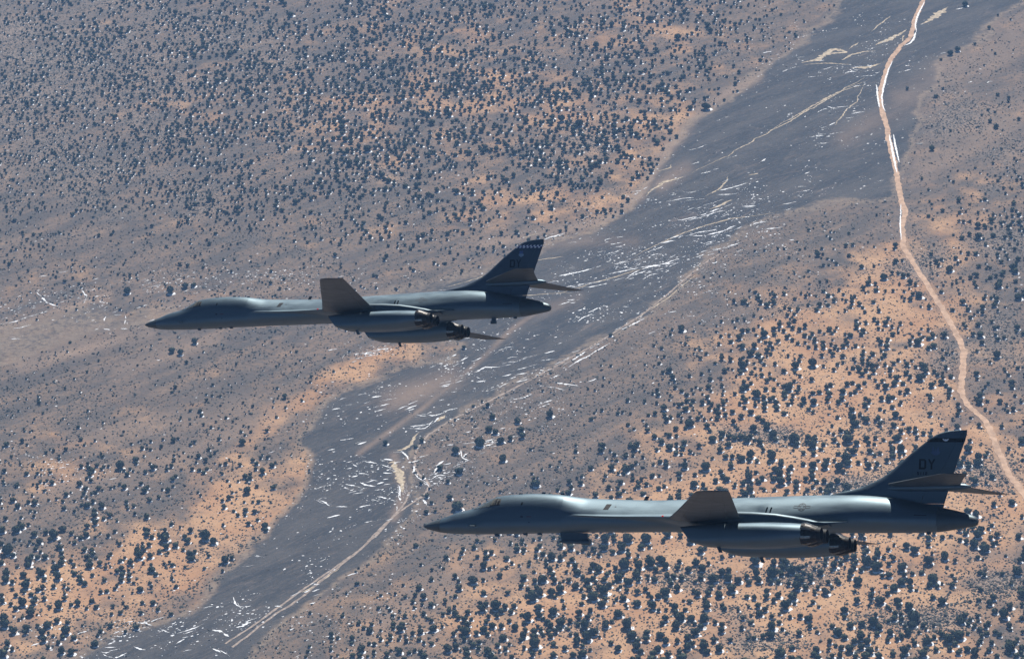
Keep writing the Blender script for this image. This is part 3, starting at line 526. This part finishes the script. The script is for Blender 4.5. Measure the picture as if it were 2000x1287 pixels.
GST=np.array([(12.0,0.01,.02,.02,.85,1.9,1.9),(13.2,1.50,.10,.12,.90,1.9,1.9),(15,1.78,.13,.16,.86,1.8,1.8),(17,2.12,.15,.20,.82,1.8,1.8),(19,2.55,.18,.26,.80,1.8,1.9),(20.3,3.05,.22,.35,.76,1.9,2.),(21.5,3.7,.26,.5,.70,2.,2.2),(22.6,4.15,.30,.60,.66,2.1,2.4),(24.5,4.2,.34,.66,.64,2.3,2.6),(26.5,3.9,.34,.66,.62,2.4,2.6),(27.6,2.6,.22,.5,.62,2.2,2.4),(28.3,.5,.05,.05,.7,2,2)])
def col_i(T,x,k): 
    # monotone-ish smooth interpolation
    X=T[:,0];Y=T[:,k]; m=np.zeros(len(X)); dlt=np.diff(Y)/np.diff(X)
    for i in range(1,len(X)-1):
        m[i]=0 if dlt[i-1]*dlt[i]<=0 else 2*dlt[i-1]*dlt[i]/(dlt[i-1]+dlt[i])
    m[0]=dlt[0];m[-1]=dlt[-1]
    x=min(max(x,X[0]),X[-1]); i=min(int(np.searchsorted(X,x,'right'))-1,len(X)-2); h=X[i+1]-X[i]; t=(x-X[i])/h
    return (2*t**3-3*t*t+1)*Y[i]+(t**3-2*t*t+t)*h*m[i]+(-2*t**3+3*t*t)*Y[i+1]+(t**3-t*t)*h*m[i+1]
def nose_w(x,w): return w
def fsec(x,th):
    """point of the fuselage skin at station x and angle th (0 = port side, 90 = top, -90 = belly)"""
    zt,zb,w,zc,nt_,nb=[col_i(FST,x,k) for k in range(1,7)]
    if x<1.7:
        s=math.sqrt(max(x,0)/1.67)*(1.18-.18*x/1.67); s=min(s,1) if x<1.67 else 1
        u=(x/1.67)**.72; zt=.66*u;zb=-.47*min(1,(x/1.67)**.55);w=.74*u;zc=.06*u
    w=max(w,1e-4);c=abs(math.cos(th));s=abs(math.sin(th));up=math.sin(th)>=0
    h=max((zt-zc) if up else (zc-zb),1e-4);n=nt_ if up else nb
    r=((c/w)**n+(s/h)**n)**(-1/n); 
    zoff=0.
    if 12.05<x<28.2:
        Wg,hu,hd,zg,n1,n2=[col_i(GST,x,k) for k in range(1,7)]
        hh=(hu if up else hd); nn=n1 if up else n2
        rg=((c/max(Wg,1e-3))**nn+(s/max(hh,1e-3))**nn)**(-1/nn)
        k=.5; e=max(k-abs(r-rg),0)/k; r=max(r,rg)+e*e*k*.25
        zoff=(zg-zc)*c**8
    return np.array([x,-r*math.cos(th),zc+zoff+r*math.sin(th)])
def loft(name,rings,mat,parent,caps=True,deg=40,closed=True):
    n=len(rings[0]);V=np.concatenate(rings);F_=[]
    for a in range(len(rings)-1):
        for i in range(n if closed else n-1):
            j=(i+1)%n;F_.append((a*n+i,a*n+j,(a+1)*n+j,(a+1)*n+i))
    if caps: F_.append(tuple(range(n))[::-1]);F_.append(tuple(len(V)-n+i for i in range(n)))
    return smoothangle(mesh(name,V,F_,mat,parent),deg)
def thetas(n=22):
    s=np.linspace(0,1,n); q=(np.pi/2)*s**1.55
    up=list(q);L=[]
    L+= [v for v in q[:-1]]                      # port side up to top
    L+= [np.pi-v for v in q[::-1]][:-1]          # top to starboard
    L+= [np.pi+v for v in q[:-1]]                # starboard down
    L+= [2*np.pi-v for v in q[::-1]][:-1]
    return L
TH=thetas()
def foil(n=14):
    x=(1-np.cos(np.linspace(0,np.pi,n)))/2; y=5*(.2969*np.sqrt(x)-.126*x-.3516*x**2+.2843*x**3-.1036*x**4)
    return x,y
def surf(name,st,mat,parent,axis='y',n=14,c0=0.,c1=1.,deg=50):
    """st: (span, le, te, other, thickness) ; axis y: span=y, other=z ; axis z: span=z, other=y"""
    x,y=foil(n); x2=c0+(c1-c0)*x; y2=0*x+5*(.2969*np.sqrt(x2)-.126*x2-.3516*x2**2+.2843*x2**3-.1036*x2**4) if (c0>0 or c1<1) else y
    rings=[]; TMIN=.014
    for sp,le,te,ot,tk in st:
        c=te-le; X=le+c*x2; T=np.maximum(y2*tk*c,TMIN)
        U=np.c_[X,np.full(n,sp),ot+T];Lw=np.c_[X,np.full(n,sp),ot-T]
        R_=np.concatenate([U,Lw[::-1]])
        if axis=='z': R_=R_[:,[0,2,1]]
        rings.append(R_)
    return loft(name,rings,mat,parent,deg=deg)
def side_th(x,z):
    lo,hi=-math.pi/2+.01,math.pi/2-.005
    for _ in range(40):
        m=(lo+hi)/2
        if fsec(x,m)[2]<z: lo=m
        else: hi=m
    return (lo+hi)/2
def patch(name,corners,mat,parent,off=.012,side=-1,nu=8,nv=5,thick=True):
    """corner list (x,z) x4 laid onto the fuselage flank"""
    c=np.array(corners,float);V=[]
    for j in range(nv+1):
        for i in range(nu+1):
            u=i/nu;v=j/nv; p=(c[0]*(1-u)+c[1]*u)*(1-v)+(c[3]*(1-u)+c[2]*u)*v
            th=side_th(p[0],p[1]);q=fsec(p[0],th)
            a=fsec(p[0],th+.01)-fsec(p[0],th-.01);b=fsec(p[0]+.02,th)-fsec(p[0]-.02,th);nn=np.cross(a,b);nn/=np.linalg.norm(nn)+1e-9
            if nn[1]>0: nn=-nn
            q=q+nn*off
            if side>0:q[1]=-q[1]
            V.append(q)
    F_=[(j*(nu+1)+i,j*(nu+1)+i+1,(j+1)*(nu+1)+i+1,(j+1)*(nu+1)+i) for j in range(nv) for i in range(nu)]
    return mesh(name,V,F_,mat,parent,smooth=True)
def joinacc(name,items,mat,parent):
    V=[];F_=[]
    for v,f in items:
        k=len(V);V+=list(v);F_+=[tuple(i+k for i in q) for q in f]
    return mesh(name,V,F_,mat,parent)
def box(x0,x1,y0,y1,z0,z1,shx=0.):
    v=[(x+(shx if z==z0 else 0),y,z) for z in(z0,z1) for y in(y0,y1) for x in(x0,x1)]
    return v,[(0,2,3,1),(4,5,7,6),(0,1,5,4),(2,6,7,3),(0,4,6,2),(1,3,7,5)]
def frus(p0,p1,r0,r1,n=20,yz=1.):
    V=[];F_=[]
    for p,r in((p0,r0),(p1,r1)):
        for i in range(n):
            a=2*math.pi*i/n;V.append((p[0],p[1]+r*math.cos(a),p[2]+r*yz*math.sin(a)))
    for i in range(n): j=(i+1)%n;F_.append((i,j,n+j,n+i))
    F_+= [tuple(range(n))[::-1],tuple(range(n,2*n))]
    return V,F_
# --- fin outline
FZ=[1.7,2.3,2.9,3.15,3.35,3.6,4.0,4.5,5.2,6.0,6.6,7.1,7.4,7.58,7.68,7.74]
FLE=np.interp(FZ,[1.7,2.9,3.11,3.31,3.43,3.86,4.54,6.01,7.11,7.35,7.53,7.64,7.69,7.74],[32.5,33.0,33.93,34.85,35.2,36.3,37.36,38.97,40.38,40.72,41.1,41.5,41.85,42.6])
FTE=np.interp(FZ,[1.7,2.08,4.58,5.92,7.32,7.74],[41.38,41.49,42.2,42.62,43.09,43.10])
def fin_half(x,z):
    le=np.interp(z,FZ,FLE);te=np.interp(z,FZ,FTE);t=np.clip((x-le)/(te-le),0,1);th=fin_t(z)
    return 5*(.2969*math.sqrt(t)-.126*t-.3516*t**2+.2843*t**3-.1036*t**4)*th*(te-le)
def fin_t(z): return float(np.interp(z,[1.7,2.9,3.4,4.5,7.7],[.055,.06,.075,.085,.075]))
def finflat(name,polys,mat,parent,off=.014,shift=(0,0)):
    """polygons (x,z) laid on the port face of the fin"""
    items=[]
    for p in polys:
        v=[(x+shift[0],-(fin_half(x+shift[0],z+shift[1])+off),z+shift[1]) for x,z in p]; items.append((v,[tuple(range(len(v)))]))
    return joinacc(name,items,mat,parent)
def glyph(ch,x,z,w,h,s):
    """block letters as stroke boxes; x left, z bottom"""
    R_=lambda a,b,c,d:[(x+a,z+b),(x+c,z+b),(x+c,z+d),(x+a,z+d)]
    if ch=='D': return [R_(0,0,s,h),R_(s,0,w-s*.8,s),R_(s,h-s,w-s*.8,h),[(x+w-s,z+s*.9),(x+w-s*.8,z),(x+w,z+s*.8),(x+w,z+h-s*.8),(x+w-s*.8,z+h),(x+w-s,z+h-s*.9)]]
    if ch=='Y': 
        m=x+w/2; return [R_(w/2-s/2,0,w/2+s/2,h*.48),[(m-s/2,z+h*.48),(m+s/2,z+h*.48),(x+s,z+h),(x,z+h)],[(m-s/2,z+h*.48),(m+s/2,z+h*.48),(x+w,z+h),(x+w-s,z+h)]]
    seg={'1':'r','2':'abged','5':'afgcd','0':'abcdef','6':'afgcde','8':'abcdefg','-':'g'}[ch]; out=[]
    d=dict(a=(0,h-s,w,h),g=(0,h/2-s/2,w,h/2+s/2),d=(0,0,w,s),f=(0,h/2,s,h),e=(0,0,s,h/2),b=(w-s,h/2,w,h),c=(w-s,0,w,h/2),r=(w/2-s/2,0,w/2+s/2,h))
    return [R_(*d[q]) for q in seg]
def build_bomber(idx,label,pose):
    root=bpy.data.objects.new('bomber_aircraft',None); COL.objects.link(root); root.empty_display_size=1
    tag(root,label,'bomber','two grey bombers flying in formation')
    # fuselage skin, radome, tail cone
    xs=list(np.r_[np.linspace(1.67,7,17),np.linspace(7.4,12,9),np.linspace(12.06,28.2,54),np.linspace(28.7,41.2,20)])
    body=loft('fuselage',[np.array([fsec(x,t) for t in TH]) for x in xs],M_pt,root,deg=60)
    xs=[.004,.03,.08,.16,.28,.45,.65,.9,1.2,1.45,1.655]
    loft('radome',[np.array([fsec(x,t) for t in TH]) for x in xs],M_rad,root,deg=60)
    xs=[41.215,41.8,42.4,42.9,43.3,43.6,43.8,43.92,44.0,44.05,44.1,44.13]
    loft('tail_cone',[np.array([fsec(x,t) for t in TH]) for x in xs],M_rad,root,deg=60)
    # glazing
    for sd_ in(-1,1):
        w1=patch('windscreen',[(4.62,1.36),(5.86,1.52),(6.12,2.20),(4.75,1.52)],M_glass,root,.012,sd_,10,5)
        patch('window_frame',[(4.5,1.31),(4.66,1.34),(4.79,1.53),(4.6,1.47)],M_frame,w1,.018,sd_,2,3)
        patch('window_frame',[(5.86,1.50),(5.98,1.50),(6.24,2.24),(6.1,2.22)],M_frame,w1,.02,sd_,2,5)
        patch('window_frame',[(5.15,1.36),(5.22,1.36),(5.52,1.88),(5.43,1.86)],M_frame,w1,.02,sd_,1,5)
        w2=patch('side_window',[(6.02,1.60),(6.86,1.70),(6.86,2.14),(6.22,2.20)],M_gold,root,.012,sd_,8,5)
        patch('window_frame',[(6.42,1.62),(6.52,1.64),(6.54,2.18),(6.46,2.18)],M_blk,w2,.02,sd_,1,5)
        patch('window_frame',[(6.02,1.58),(6.86,1.66),(6.86,1.72),(6.02,1.64)],M_blk,w2,.022,sd_,6,1)
        patch('window_frame',[(6.62,1.70),(6.80,1.72),(6.80,2.02),(6.66,2.0)],M_blk,w2,.02,sd_,1,3)
    # markings and hatches on the flank
    patch('observation_port',[(8.62,1.66),(8.76,1.66),(8.82,1.9),(8.68,1.9)],M_blk,root,.014)
    patch('sensor_window',[(15.45,1.40),(15.86,1.40),(15.96,1.86),(15.55,1.86)],M_blk,root,.014)
    patch('refuelling_marking',[(9.2,.74),(9.6,.74),(9.6,.80),(9.2,.80)],M_red,root,.012)
    patch('step_marking',[(8.7,.70),(8.9,.70),(8.9,.84),(8.7,.84)],M_seal,root,.012)
    patch('access_panel',[(39.6,1.30),(40.5,1.30),(40.5,1.36),(39.6,1.36)],M_seal,root,.014)
    patch('access_panel',[(40.55,.70),(40.6,.70),(40.62,1.16),(40.57,1.16)],M_low,root,.014)
    patch('access_panel',[(2.9,.42),(3.25,.42),(3.25,.455),(2.9,.455)],M_low,root,.012)
    patch('vent_slot',[(9.35,.30),(9.5,.30),(9.5,.36),(9.35,.36)],M_seal,root,.012)
    patch('vent_slot',[(16.3,1.62),(16.42,1.62),(16.42,1.68),(16.3,1.68)],M_seal,root,.012)
    # national star and bars, low visibility
    cx,cz=31.2,1.78
    def insig():
        polys=[]
        for a,b in((-.62,-.3),(.3,.62)): polys.append([(cx+a,cz-.09),(cx+b,cz-.09),(cx+b,cz+.09),(cx+a,cz+.09)])
        return polys
    its=[]
    def onbody(p,off=.014):
        th=side_th(p[0],p[1]);q=fsec(p[0],th);return (q[0],q[1]-off*.8,q[2]+off*.6)
    def segs(a,b,w):
        a=np.array(a);b=np.array(b);d=b-a;L=np.linalg.norm(d);nrm=np.array([-d[1],d[0]])/L*w/2
        return [onbody(a-nrm),onbody(b-nrm),onbody(b+nrm),onbody(a+nrm)],[(0,1,2,3)]
    star=[(cx+(.27 if k%2==0 else .11)*math.sin(k*math.pi/5),cz+(.27 if k%2==0 else .11)*math.cos(k*math.pi/5)) for k in range(10)]
    circ=[(cx+.29*math.sin(k*math.pi/9),cz+.29*math.cos(k*math.pi/9)) for k in range(18)]
    for L_ in(star,circ):
        for k in range(len(L_)): its.append(segs(L_[k],L_[(k+1)%len(L_)],.035))
    for p in insig():
        for k in range(4): its.append(segs(p[k],p[(k+1)%4],.03))
    joinacc('national_insignia',its,M_seal if idx==2 else M_low,root)
    # small vanes by the chin, blade antennas
    for sd_ in(-1,1):
        it=[]
        y=fsec(4.6,side_th(4.6,.0))[1]; y=y if sd_<0 else -y
        v=[(4.25,y+.05*-sd_,.04),(4.95,y+.05*-sd_,.04),(5.0,y+sd_*.55,-.06),(4.75,y+sd_*.55,-.06)]
        V=[(a,b,c+.03) for a,b,c in v]+[(a,b,c-.03) for a,b,c in v]
        mesh('control_vane',V,[(0,1,2,3),(7,6,5,4),(0,4,5,1),(1,5,6,2),(2,6,7,3),(3,7,4,0)],M_ptd,root)
    top=lambda x: fsec(x,math.pi/2)[2]
    bot=lambda x: fsec(x,-math.pi/2)[2]
    for x,h in((7.9,.12),(9.8,.14),(11.4,.10),(18.2,.30)):
        v,f=box(x,x+.3,-.03,.03,top(x)-.05,top(x)+h); v=[(a+(h*.6 if c>top(x) else 0),b,c) for a,b,c in v]; mesh('blade_antenna',v,f,M_ptd,root)
    for x,h in((6.0,.16),(8.4,.12),(9.6,.14)):
        v,f=box(x,x+.35,-.03,.03,bot(x)-h,bot(x)+.05); v=[(a+(h if c<bot(x) else 0),b,c) for a,b,c in v]; mesh('blade_antenna',v,f,M_ptd,root)
    # vee antenna behind the wing
    y=-2.35
    for dx in(0,.32):
        v,f=box(28.6+dx,28.7+dx,y-.03,y+.03,1.2,1.65); v=[(a+(.14 if c>1.3 else 0),b,c) for a,b,c in v]; mesh('blade_antenna',v,f,M_blk,root)
    v,f=frus((20.9,-3.4,.78),(21.05,-3.4,.78),.045,.045,10); mesh('position_light',v,f,M_redl,root)
    # wings
    for sd_ in(-1,1):
        tips=[(2.6,20.95,27.75,.62,.10),(3.9,21.7,27.45,.66,.105),(4.6,22.05,27.35,.67,.105),(8,23.62,28.25,.73,.10),(12,25.42,29.3,.80,.095),(16,27.22,30.36,.88,.09),(19.2,28.66,31.2,.945,.085),(19.75,28.93,31.33,.955,.075),(20.05,29.15,31.4,.96,.06),(20.22,29.5,31.42,.965,.035)]
        wl=[(sd_*a,b,b+(c-b)*.80,d,e) for a,b,c,d,e in tips]
        w=surf('wing',[(sd_*a,b,c,d,e) for a,b,c,d,e in tips],M_wing,root,c1=.80,n=16)
        surf('flap',[(sd_*a,b,c,d,e) for a,b,c,d,e in tips[1:7]],M_wing,w,c0=.806,c1=1.,n=8)
        surf('wing_tip',[(sd_*a,b,c,d,e) for a,b,c,d,e in tips[6:]],M_wing,w,c0=.806,c1=1.,n=8).location.y=sd_*.02
        # slat joint lines, underside stiffening strips
        it=[]
        for fr in(.14,.55):
            q=[]
            for a,b,c,d,e in tips[2:8]:
                t=fr;yt=5*(.2969*math.sqrt(t)-.126*t-.3516*t**2+.2843*t**3-.1036*t**4)*e*(c-b)
                q.append((b+(c-b)*fr,sd_*a,d-yt-.006)); 
            V=[(x-.02,y_,z_) for x,y_,z_ in q]+[(x+.02,y_,z_) for x,y_,z_ in q];n=len(q)
            it.append((V,[(i,i+1,n+i+1,n+i) for i in range(n-1)]))
        joinacc('slat_seam',it,M_seal,w)
        # sliding seal fairing over the wing root, running back above the nacelle
        R_=[]
        for x,yo,yi,zt,zb,n in((22.6,3.2,1.2,.95,.3,3),(24.2,3.8,1.2,1.14,.2,4),(26.,3.9,1.2,1.22,.1,5),(28.0,3.75,1.2,1.22,.05,5),(29.7,3.5,1.2,1.14,.05,5),(31.05,3.2,1.1,.97,.08,4.5),(32.1,2.95,1.,.80,.14,4),(33.1,2.65,.9,.56,.26,3),(33.5,2.5,.8,.50,.36,2.5)):
            c=(yo+yi)/2;hw=(yo-yi)/2;zc_=(zt+zb)/2;hh=(zt-zb)/2;ring=[]
            for k in range(28):
                a=2*math.pi*k/28;ca,sa=math.cos(a),math.sin(a)
                ring.append((x,sd_*(c+hw*math.copysign(abs(ca)**(2/n),ca)),zc_+hh*math.copysign(abs(sa)**(2/n),sa)))
            R_.append(np.array(ring))
        fa=loft('root_fairing',R_,M_ptd,root,deg=45)
        v=[(31.6,sd_*3.0,.60),(33.3,sd_*2.72,.50),(34.75,sd_*2.05,.66),(34.8,sd_*1.5,.74),(31.6,sd_*1.5,.74)]
        V=[(a,b,c+.035) for a,b,c in v]+[(a,b,c-.035) for a,b,c in v];n=5
        mesh('fairing_plate',V,[tuple(range(n)),tuple(range(2*n-1,n-1,-1))]+[(i,n+i,n+(i+1)%n,(i+1)%n) for i in range(n)],M_pt,fa)
        # nacelle
        na=[(22.95,1.42,-.12,-1.30,5,0),(23.6,1.46,-.02,-1.40,5,0),(24.6,1.52,.08,-1.48,4,0),(25.8,1.58,.17,-1.54,3.4,0),(27.2,1.64,.26,-1.58,3,.0),(28.6,1.67,.32,-1.58,2.8,.08),(30.,1.68,.36,-1.53,2.6,.22),(31.2,1.67,.36,-1.44,2.4,.45),(32.3,1.62,.32,-1.32,2.2,.75)]
        rg=[]
        for x,hw,zt,zb,n,gv in na:
            ring=[];zc_=(zt+zb)/2;hh=(zt-zb)/2
            for k in range(64):
                a=2*math.pi*k/64;ca,sa=math.cos(a),math.sin(a)
                yy=hw*math.copysign(abs(ca)**(2/n),ca);zz=hh*math.copysign(abs(sa)**(2/n),sa)
                zz*=1-gv*.42*math.exp(-(yy/.38)**2)
                sh=(zc_-zz*0+0);fade=max(0,(24.6-x)/1.65)
                xx=x+((zt-(zc_+zz))*.78)*fade
                ring.append((xx,sd_*(3.9+yy)-sd_*.0,zc_+zz))
            rg.append(np.array(ring))
        nc_=loft('engine_nacelle',rg,M_pt,root,deg=40)
        # intake mouths
        for c in(3.18,4.62):
            ring=[]
            v=[]
            for (yy,zz) in((-.6,.52),(.6,.52),(.6,-.5),(-.6,-.5)):
                z=-.71+zz;v.append((22.95+(-.12-z)*.78-.012,sd_*(c+yy),z))
            v2=[(a+.35,b,c_) for a,b,c_ in v]
            mesh('intake_mouth',v+v2,[(0,1,2,3),(4,7,6,5),(0,4,5,1),(1,5,6,2),(2,6,7,3),(3,7,4,0)],M_blk,nc_)
        # nozzles
        for c in(3.13,4.70):
            zc_=-.50;y0=sd_*c
            V=[];F_=[];fm=[];n=40
            prof=[(32.22,.80),(32.5,.80),(33.0,.66),(33.42,.49),(33.62,.46),(33.6,.40),(32.9,.42)]
            for x,r in prof:
                for i in range(n): a=2*math.pi*i/n;V.append((x,y0+r*math.cos(a),zc_+r*math.sin(a)))
            for k in range(len(prof)-1):
                for i in range(n): j=(i+1)%n;F_.append((k*n+i,k*n+j,(k+1)*n+j,(k+1)*n+i));fm.append(0 if k<4 else 2)
            F_.append(tuple((len(prof)-1)*n+i for i in range(n)));fm.append(2)
            # petals and the links between them stand proud of the dark core
            npet=15
            for i in range(npet):
                a0=2*math.pi*(i+.14)/npet;a1=2*math.pi*(i+.74)/npet;k=len(V)
                for x,r in((32.28,.835),(32.55,.838),(32.98,.70)):
                    for a in np.linspace(a0,a1,3): V.append((x,y0+r*math.cos(a),zc_+r*math.sin(a)))
                for b in range(2):
                    for q in range(2): F_.append((k+b*3+q,k+b*3+q+1,k+(b+1)*3+q+1,k+(b+1)*3+q));fm.append(1 if i%2==0 else 0)
                k=len(V);am=2*math.pi*(i+.97)/npet
                for x,r in((32.45,.87),(33.4,.56)):
                    for da in(-.03,.03): V.append((x,y0+r*math.cos(am+da),zc_+r*math.sin(am+da)))
                F_.append((k,k+1,k+3,k+2));fm.append(0)
            nz_=mesh('exhaust_nozzle',V,F_,[M_noz,M_petal,M_blk],nc_,fm=fm)
            v,f=frus((33.40,y0,zc_),(33.66,y0,zc_),.515,.50,28);
            # ring lip
            V=[];F_=[];n=28
            for x,r in((33.36,.50),(33.40,.53),(33.66,.50),(33.66,.43),(33.5,.42)):
                for i in range(n): a=2*math.pi*i/n;V.append((x,y0+r*math.cos(a),zc_+r*math.sin(a)))
            for k in range(4):
                for i in range(n): j=(i+1)%n;F_.append((k*n+i,k*n+j,(k+1)*n+j,(k+1)*n+i))
            mesh('nozzle_lip',V,F_,M_blk,nz_)
        for x in(26.2 if sd_>0 else 25.6,):
            v,f=box(x,x+.28,sd_*4.4-.03,sd_*4.4+.03,-1.95,-1.45); v=[(a+(.22 if c<-1.7 else 0),b,c) for a,b,c in v]; mesh('blade_antenna',v,f,M_ptd,nc_)
        # tailplane
        ts=[(.35,37.35,42.8,3.66,.07),(2.,38.75,43.25,3.69,.07),(4.2,40.65,43.9,3.73,.065),(6.2,42.38,44.55,3.76,.06),(6.6,42.8,44.72,3.765,.055),(6.9,43.15,44.85,3.77,.045)]
        surf('tailplane',[(sd_*a,b,c,d,e) for a,b,c,d,e in ts],M_wing,root,n=12)
    # tail bullet fairing, fin and rudder
    rg=[]
    for x,w,zt,zb in((36.9,.12,3.5,3.3),(37.6,.34,3.68,3.16),(39,.46,3.84,3.12),(41,.48,3.88,3.18),(42.4,.42,3.86,3.28),(43.1,.30,3.78,3.38),(43.45,.14,3.66,3.48),(43.52,.03,3.60,3.55)):
        rg.append(np.array([(x,w*math.cos(a),(zt+zb)/2+(zt-zb)/2*math.sin(a)) for a in np.linspace(0,2*math.pi,20,endpoint=False)]))
    loft('tail_bullet',rg,M_pt,root,deg=60)
    st=[(z,le,te,0.,fin_t(z)) for z,le,te in zip(FZ,FLE,FTE)]
    fin=surf('tail_fin',st,M_pt if idx==2 else paintmat('fin_paint',(.028,.042,.070),.5,.6),root,axis='z',c1=.80,n=16)
    rst=[s for s in st if 2.0<s[0]<7.2]; 
    rud=surf('rudder',rst,fin.data.materials[0],fin,axis='z',c0=.804,c1=1.,n=8)
    surf('fin_cap',[s for s in st if s[0]>7.05],M_ptd,fin,axis='z',c0=.804,c1=1.,n=8).location.z=.02
    surf('fin_foot',[s for s in st if s[0]<2.4],M_pt,fin,axis='z',c0=.804,c1=1.,n=8).location.z=-.02
    finflat('rudder_seam',[[(41.85,5.56),(42.55,5.56),(42.55,5.585),(41.85,5.585)]],M_low,fin,.016)
    # exact letters on the fin
    if idx==2:
        x0,z0=39.62,4.81
        finflat('tail_letters',glyph('D',x0,z0,.54,.76,.14)+glyph('Y',40.28,z0,.54,.76,.13),M_mark,fin)
        sn_=[]
        for k,ch in enumerate('5112'): sn_+=glyph(ch,39.5+k*.20,4.40,.15,.22,.045)
        finflat('serial_number',sn_,M_mark,fin)
        band=[]
        xs_=np.linspace(0,1,13)
        for k in range(12):
            a=[];
            for (u,z) in((xs_[k],6.84),(xs_[k+1],6.84),(xs_[k+1],7.13),(xs_[k],7.13)):
                le=np.interp(z,FZ,FLE)+.05;te=np.interp(z,FZ,FTE)-.03;a.append((le+(te-le)*u,z))
            band.append(a)
        bo=finflat('fin_band',band,M_blk,fin)
        bat=[[(41.30,7.07),(41.40,7.09),(41.46,7.03),(41.42,6.93),(41.36,6.99)],[(41.42,6.93),(41.46,7.03),(41.52,7.05),(41.55,6.90)],[(41.52,7.05),(41.55,7.08),(41.58,7.05),(41.55,6.90)],[(41.58,7.05),(41.64,7.03),(41.68,6.93),(41.55,6.90)],[(41.64,7.03),(41.70,7.09),(41.80,7.07),(41.74,6.99),(41.68,6.93)]]
        finflat('winged_emblem',bat,M_white,fin,.022)
        cx,cz=40.82,6.14
        sh=[[(cx-.36,cz-.02),(cx-.30,cz-.16),(cx-.12,cz-.27),(cx,cz-.31),(cx,cz+.02)],[(cx,cz+.02),(cx,cz-.31),(cx+.12,cz-.27),(cx+.30,cz-.16),(cx+.36,cz-.02)],
            [(cx-.24,cz+.0),(cx-.1,cz+.0),(cx-.17,cz+.36),(cx-.24,cz+.34)],[(cx-.06,cz),(cx+.06,cz),(cx+.02,cz+.2),(cx-.02,cz+.2)],[(cx+.1,cz),(cx+.24,cz),(cx+.24,cz+.34),(cx+.17,cz+.36)]]
        finflat('shield_emblem',sh,M_dimblue,fin,.016)
    else:
        finflat('tail_letters',glyph('D',39.74,5.02,.52,.76,.13)+glyph('Y',40.38,5.02,.50,.76,.12),M_mark,fin)
        band=[];chk=[];nb_=14
        for k in range(nb_):
            for r_,(za,zb_) in enumerate(((6.90,7.04),(7.04,7.18))):
                a=[]
                for (u,z) in((k/nb_,za),((k+1)/nb_,za),((k+1)/nb_,zb_),(k/nb_,zb_)):
                    le=np.interp(z,FZ,FLE)+.07;te=np.interp(z,FZ,FTE)-.04;a.append((le+(te-le)*u,z))
                (chk if (k+r_)%2==0 else band).append(a)
        finflat('checker_band',band,M_navy,fin); finflat('checker_squares',chk,M_white,fin,.016)
        cx,cz=40.86,6.32
        o1=finflat('shield_emblem',[[(cx-.27,cz-.06),(cx-.24,cz-.18),(cx-.1,cz-.26),(cx,cz-.32),(cx+.1,cz-.26),(cx+.24,cz-.18),(cx+.27,cz-.06),(cx+.2,cz+.02),(cx-.2,cz+.02)]],M_pale,fin,.016)
        finflat('shield_top',[[(cx-.18,cz+.02),(cx+.18,cz+.02),(cx+.2,cz+.28),(cx+.1,cz+.31),(cx,cz+.26),(cx-.1,cz+.31),(cx-.2,cz+.28)]],M_blue,o1,.017)
    # underside gear
    if idx==2:
        pod=bpy.data.objects.new('targeting_pod',None);COL.objects.link(pod);pod.parent=root
        v,f=box(11.55,13.75,-.11,.11,-.86,-.30); v=[(a+(.12 if (a<12 and c<-.5) else .1 if (a>13 and c<-.5) else 0),b,c) for a,b,c in v]; mesh('pylon',v,f,M_ptd,root).parent=pod
        rg=[]
        for x,r in((11.5,.05),(11.7,.12),(12.0,.16),(13.3,.17),(13.35,.23),(13.98,.22),(14.0,.1)): rg.append(np.array([(x,r*math.cos(a),-.98+r*math.sin(a)) for a in np.linspace(0,2*math.pi,16,endpoint=False)]))
        loft('pod_body',rg,M_ptd,root).parent=pod
    else:
        v,f=box(38.0,38.45,-.05,.05,-.35,.14); mesh('tail_blade',v,f,M_ptd,root)
        v,f=box(37.95,38.5,-.12,.12,-.42,-.15); mesh('tail_blade_tip',v,f,M_ptd,root)
    v,f=box(40.3,40.6,-.1,.1,.04,.26); mesh('tail_bumper',v,f,M_ptd,root)
    yaw,pitch,roll,X,Y,Z=pose
    cy,sy_=math.cos(yaw),math.sin(yaw);cp,sp=math.cos(pitch),math.sin(pitch);cr,sr=math.cos(roll),math.sin(roll)
    Rm=np.array([[cy,-sy_,0],[sy_,cy,0],[0,0,1]])@np.array([[cp,0,sp],[0,1,0],[-sp,0,cp]])@np.array([[1,0,0],[0,cr,-sr],[0,sr,cr]])
    Pm=np.array([[1,0,0],[0,0,1],[0,-1,0]])
    Mw=np.eye(4);Mw[:3,:3]=RC@Pm@Rm;Mw[:3,3]=RC@Pm@np.array([X,Y,Z])+np.array([0,0,H])
    root.matrix_world=Matrix(Mw.tolist())
    return root
build_bomber(1,'farther grey bomber with a blue and white checkered band on its tail fin',(-0.37685, -0.01322, -0.14076, -37.29951, 289.83555, 0.46448))
build_bomber(2,'nearer grey bomber with a black tail band and a pod under its nose',(-0.38297, -0.01037, -0.15861, -6.95874, 224.30494, -15.46782))
#@@B1
# ------------------------------------------------------------------ air
hm=bpy.data.materials.new('haze_air'); hm.use_nodes=True; ht=hm.node_tree; ht.nodes.clear()
pv=ht.nodes.new('ShaderNodeVolumePrincipled'); mo=ht.nodes.new('ShaderNodeOutputMaterial'); ht.links.new(pv.outputs[0],mo.inputs['Volume'])
pv.inputs['Color'].default_value=HAZE_COL; pv.inputs['Density'].default_value=HAZE; pv.inputs['Anisotropy'].default_value=0.
hx=72000.;z0=-6.;z1=H+25
hv=[(x,y,z) for z in(z0,z1) for y in(-hx,hx) for x in(-hx,hx)]
tag(mesh('haze',hv,[(0,2,3,1),(4,5,7,6),(0,1,5,4),(2,6,7,3),(0,4,6,2),(1,3,7,5)],hm),'thin blue haze over the desert','haze',kind='stuff')
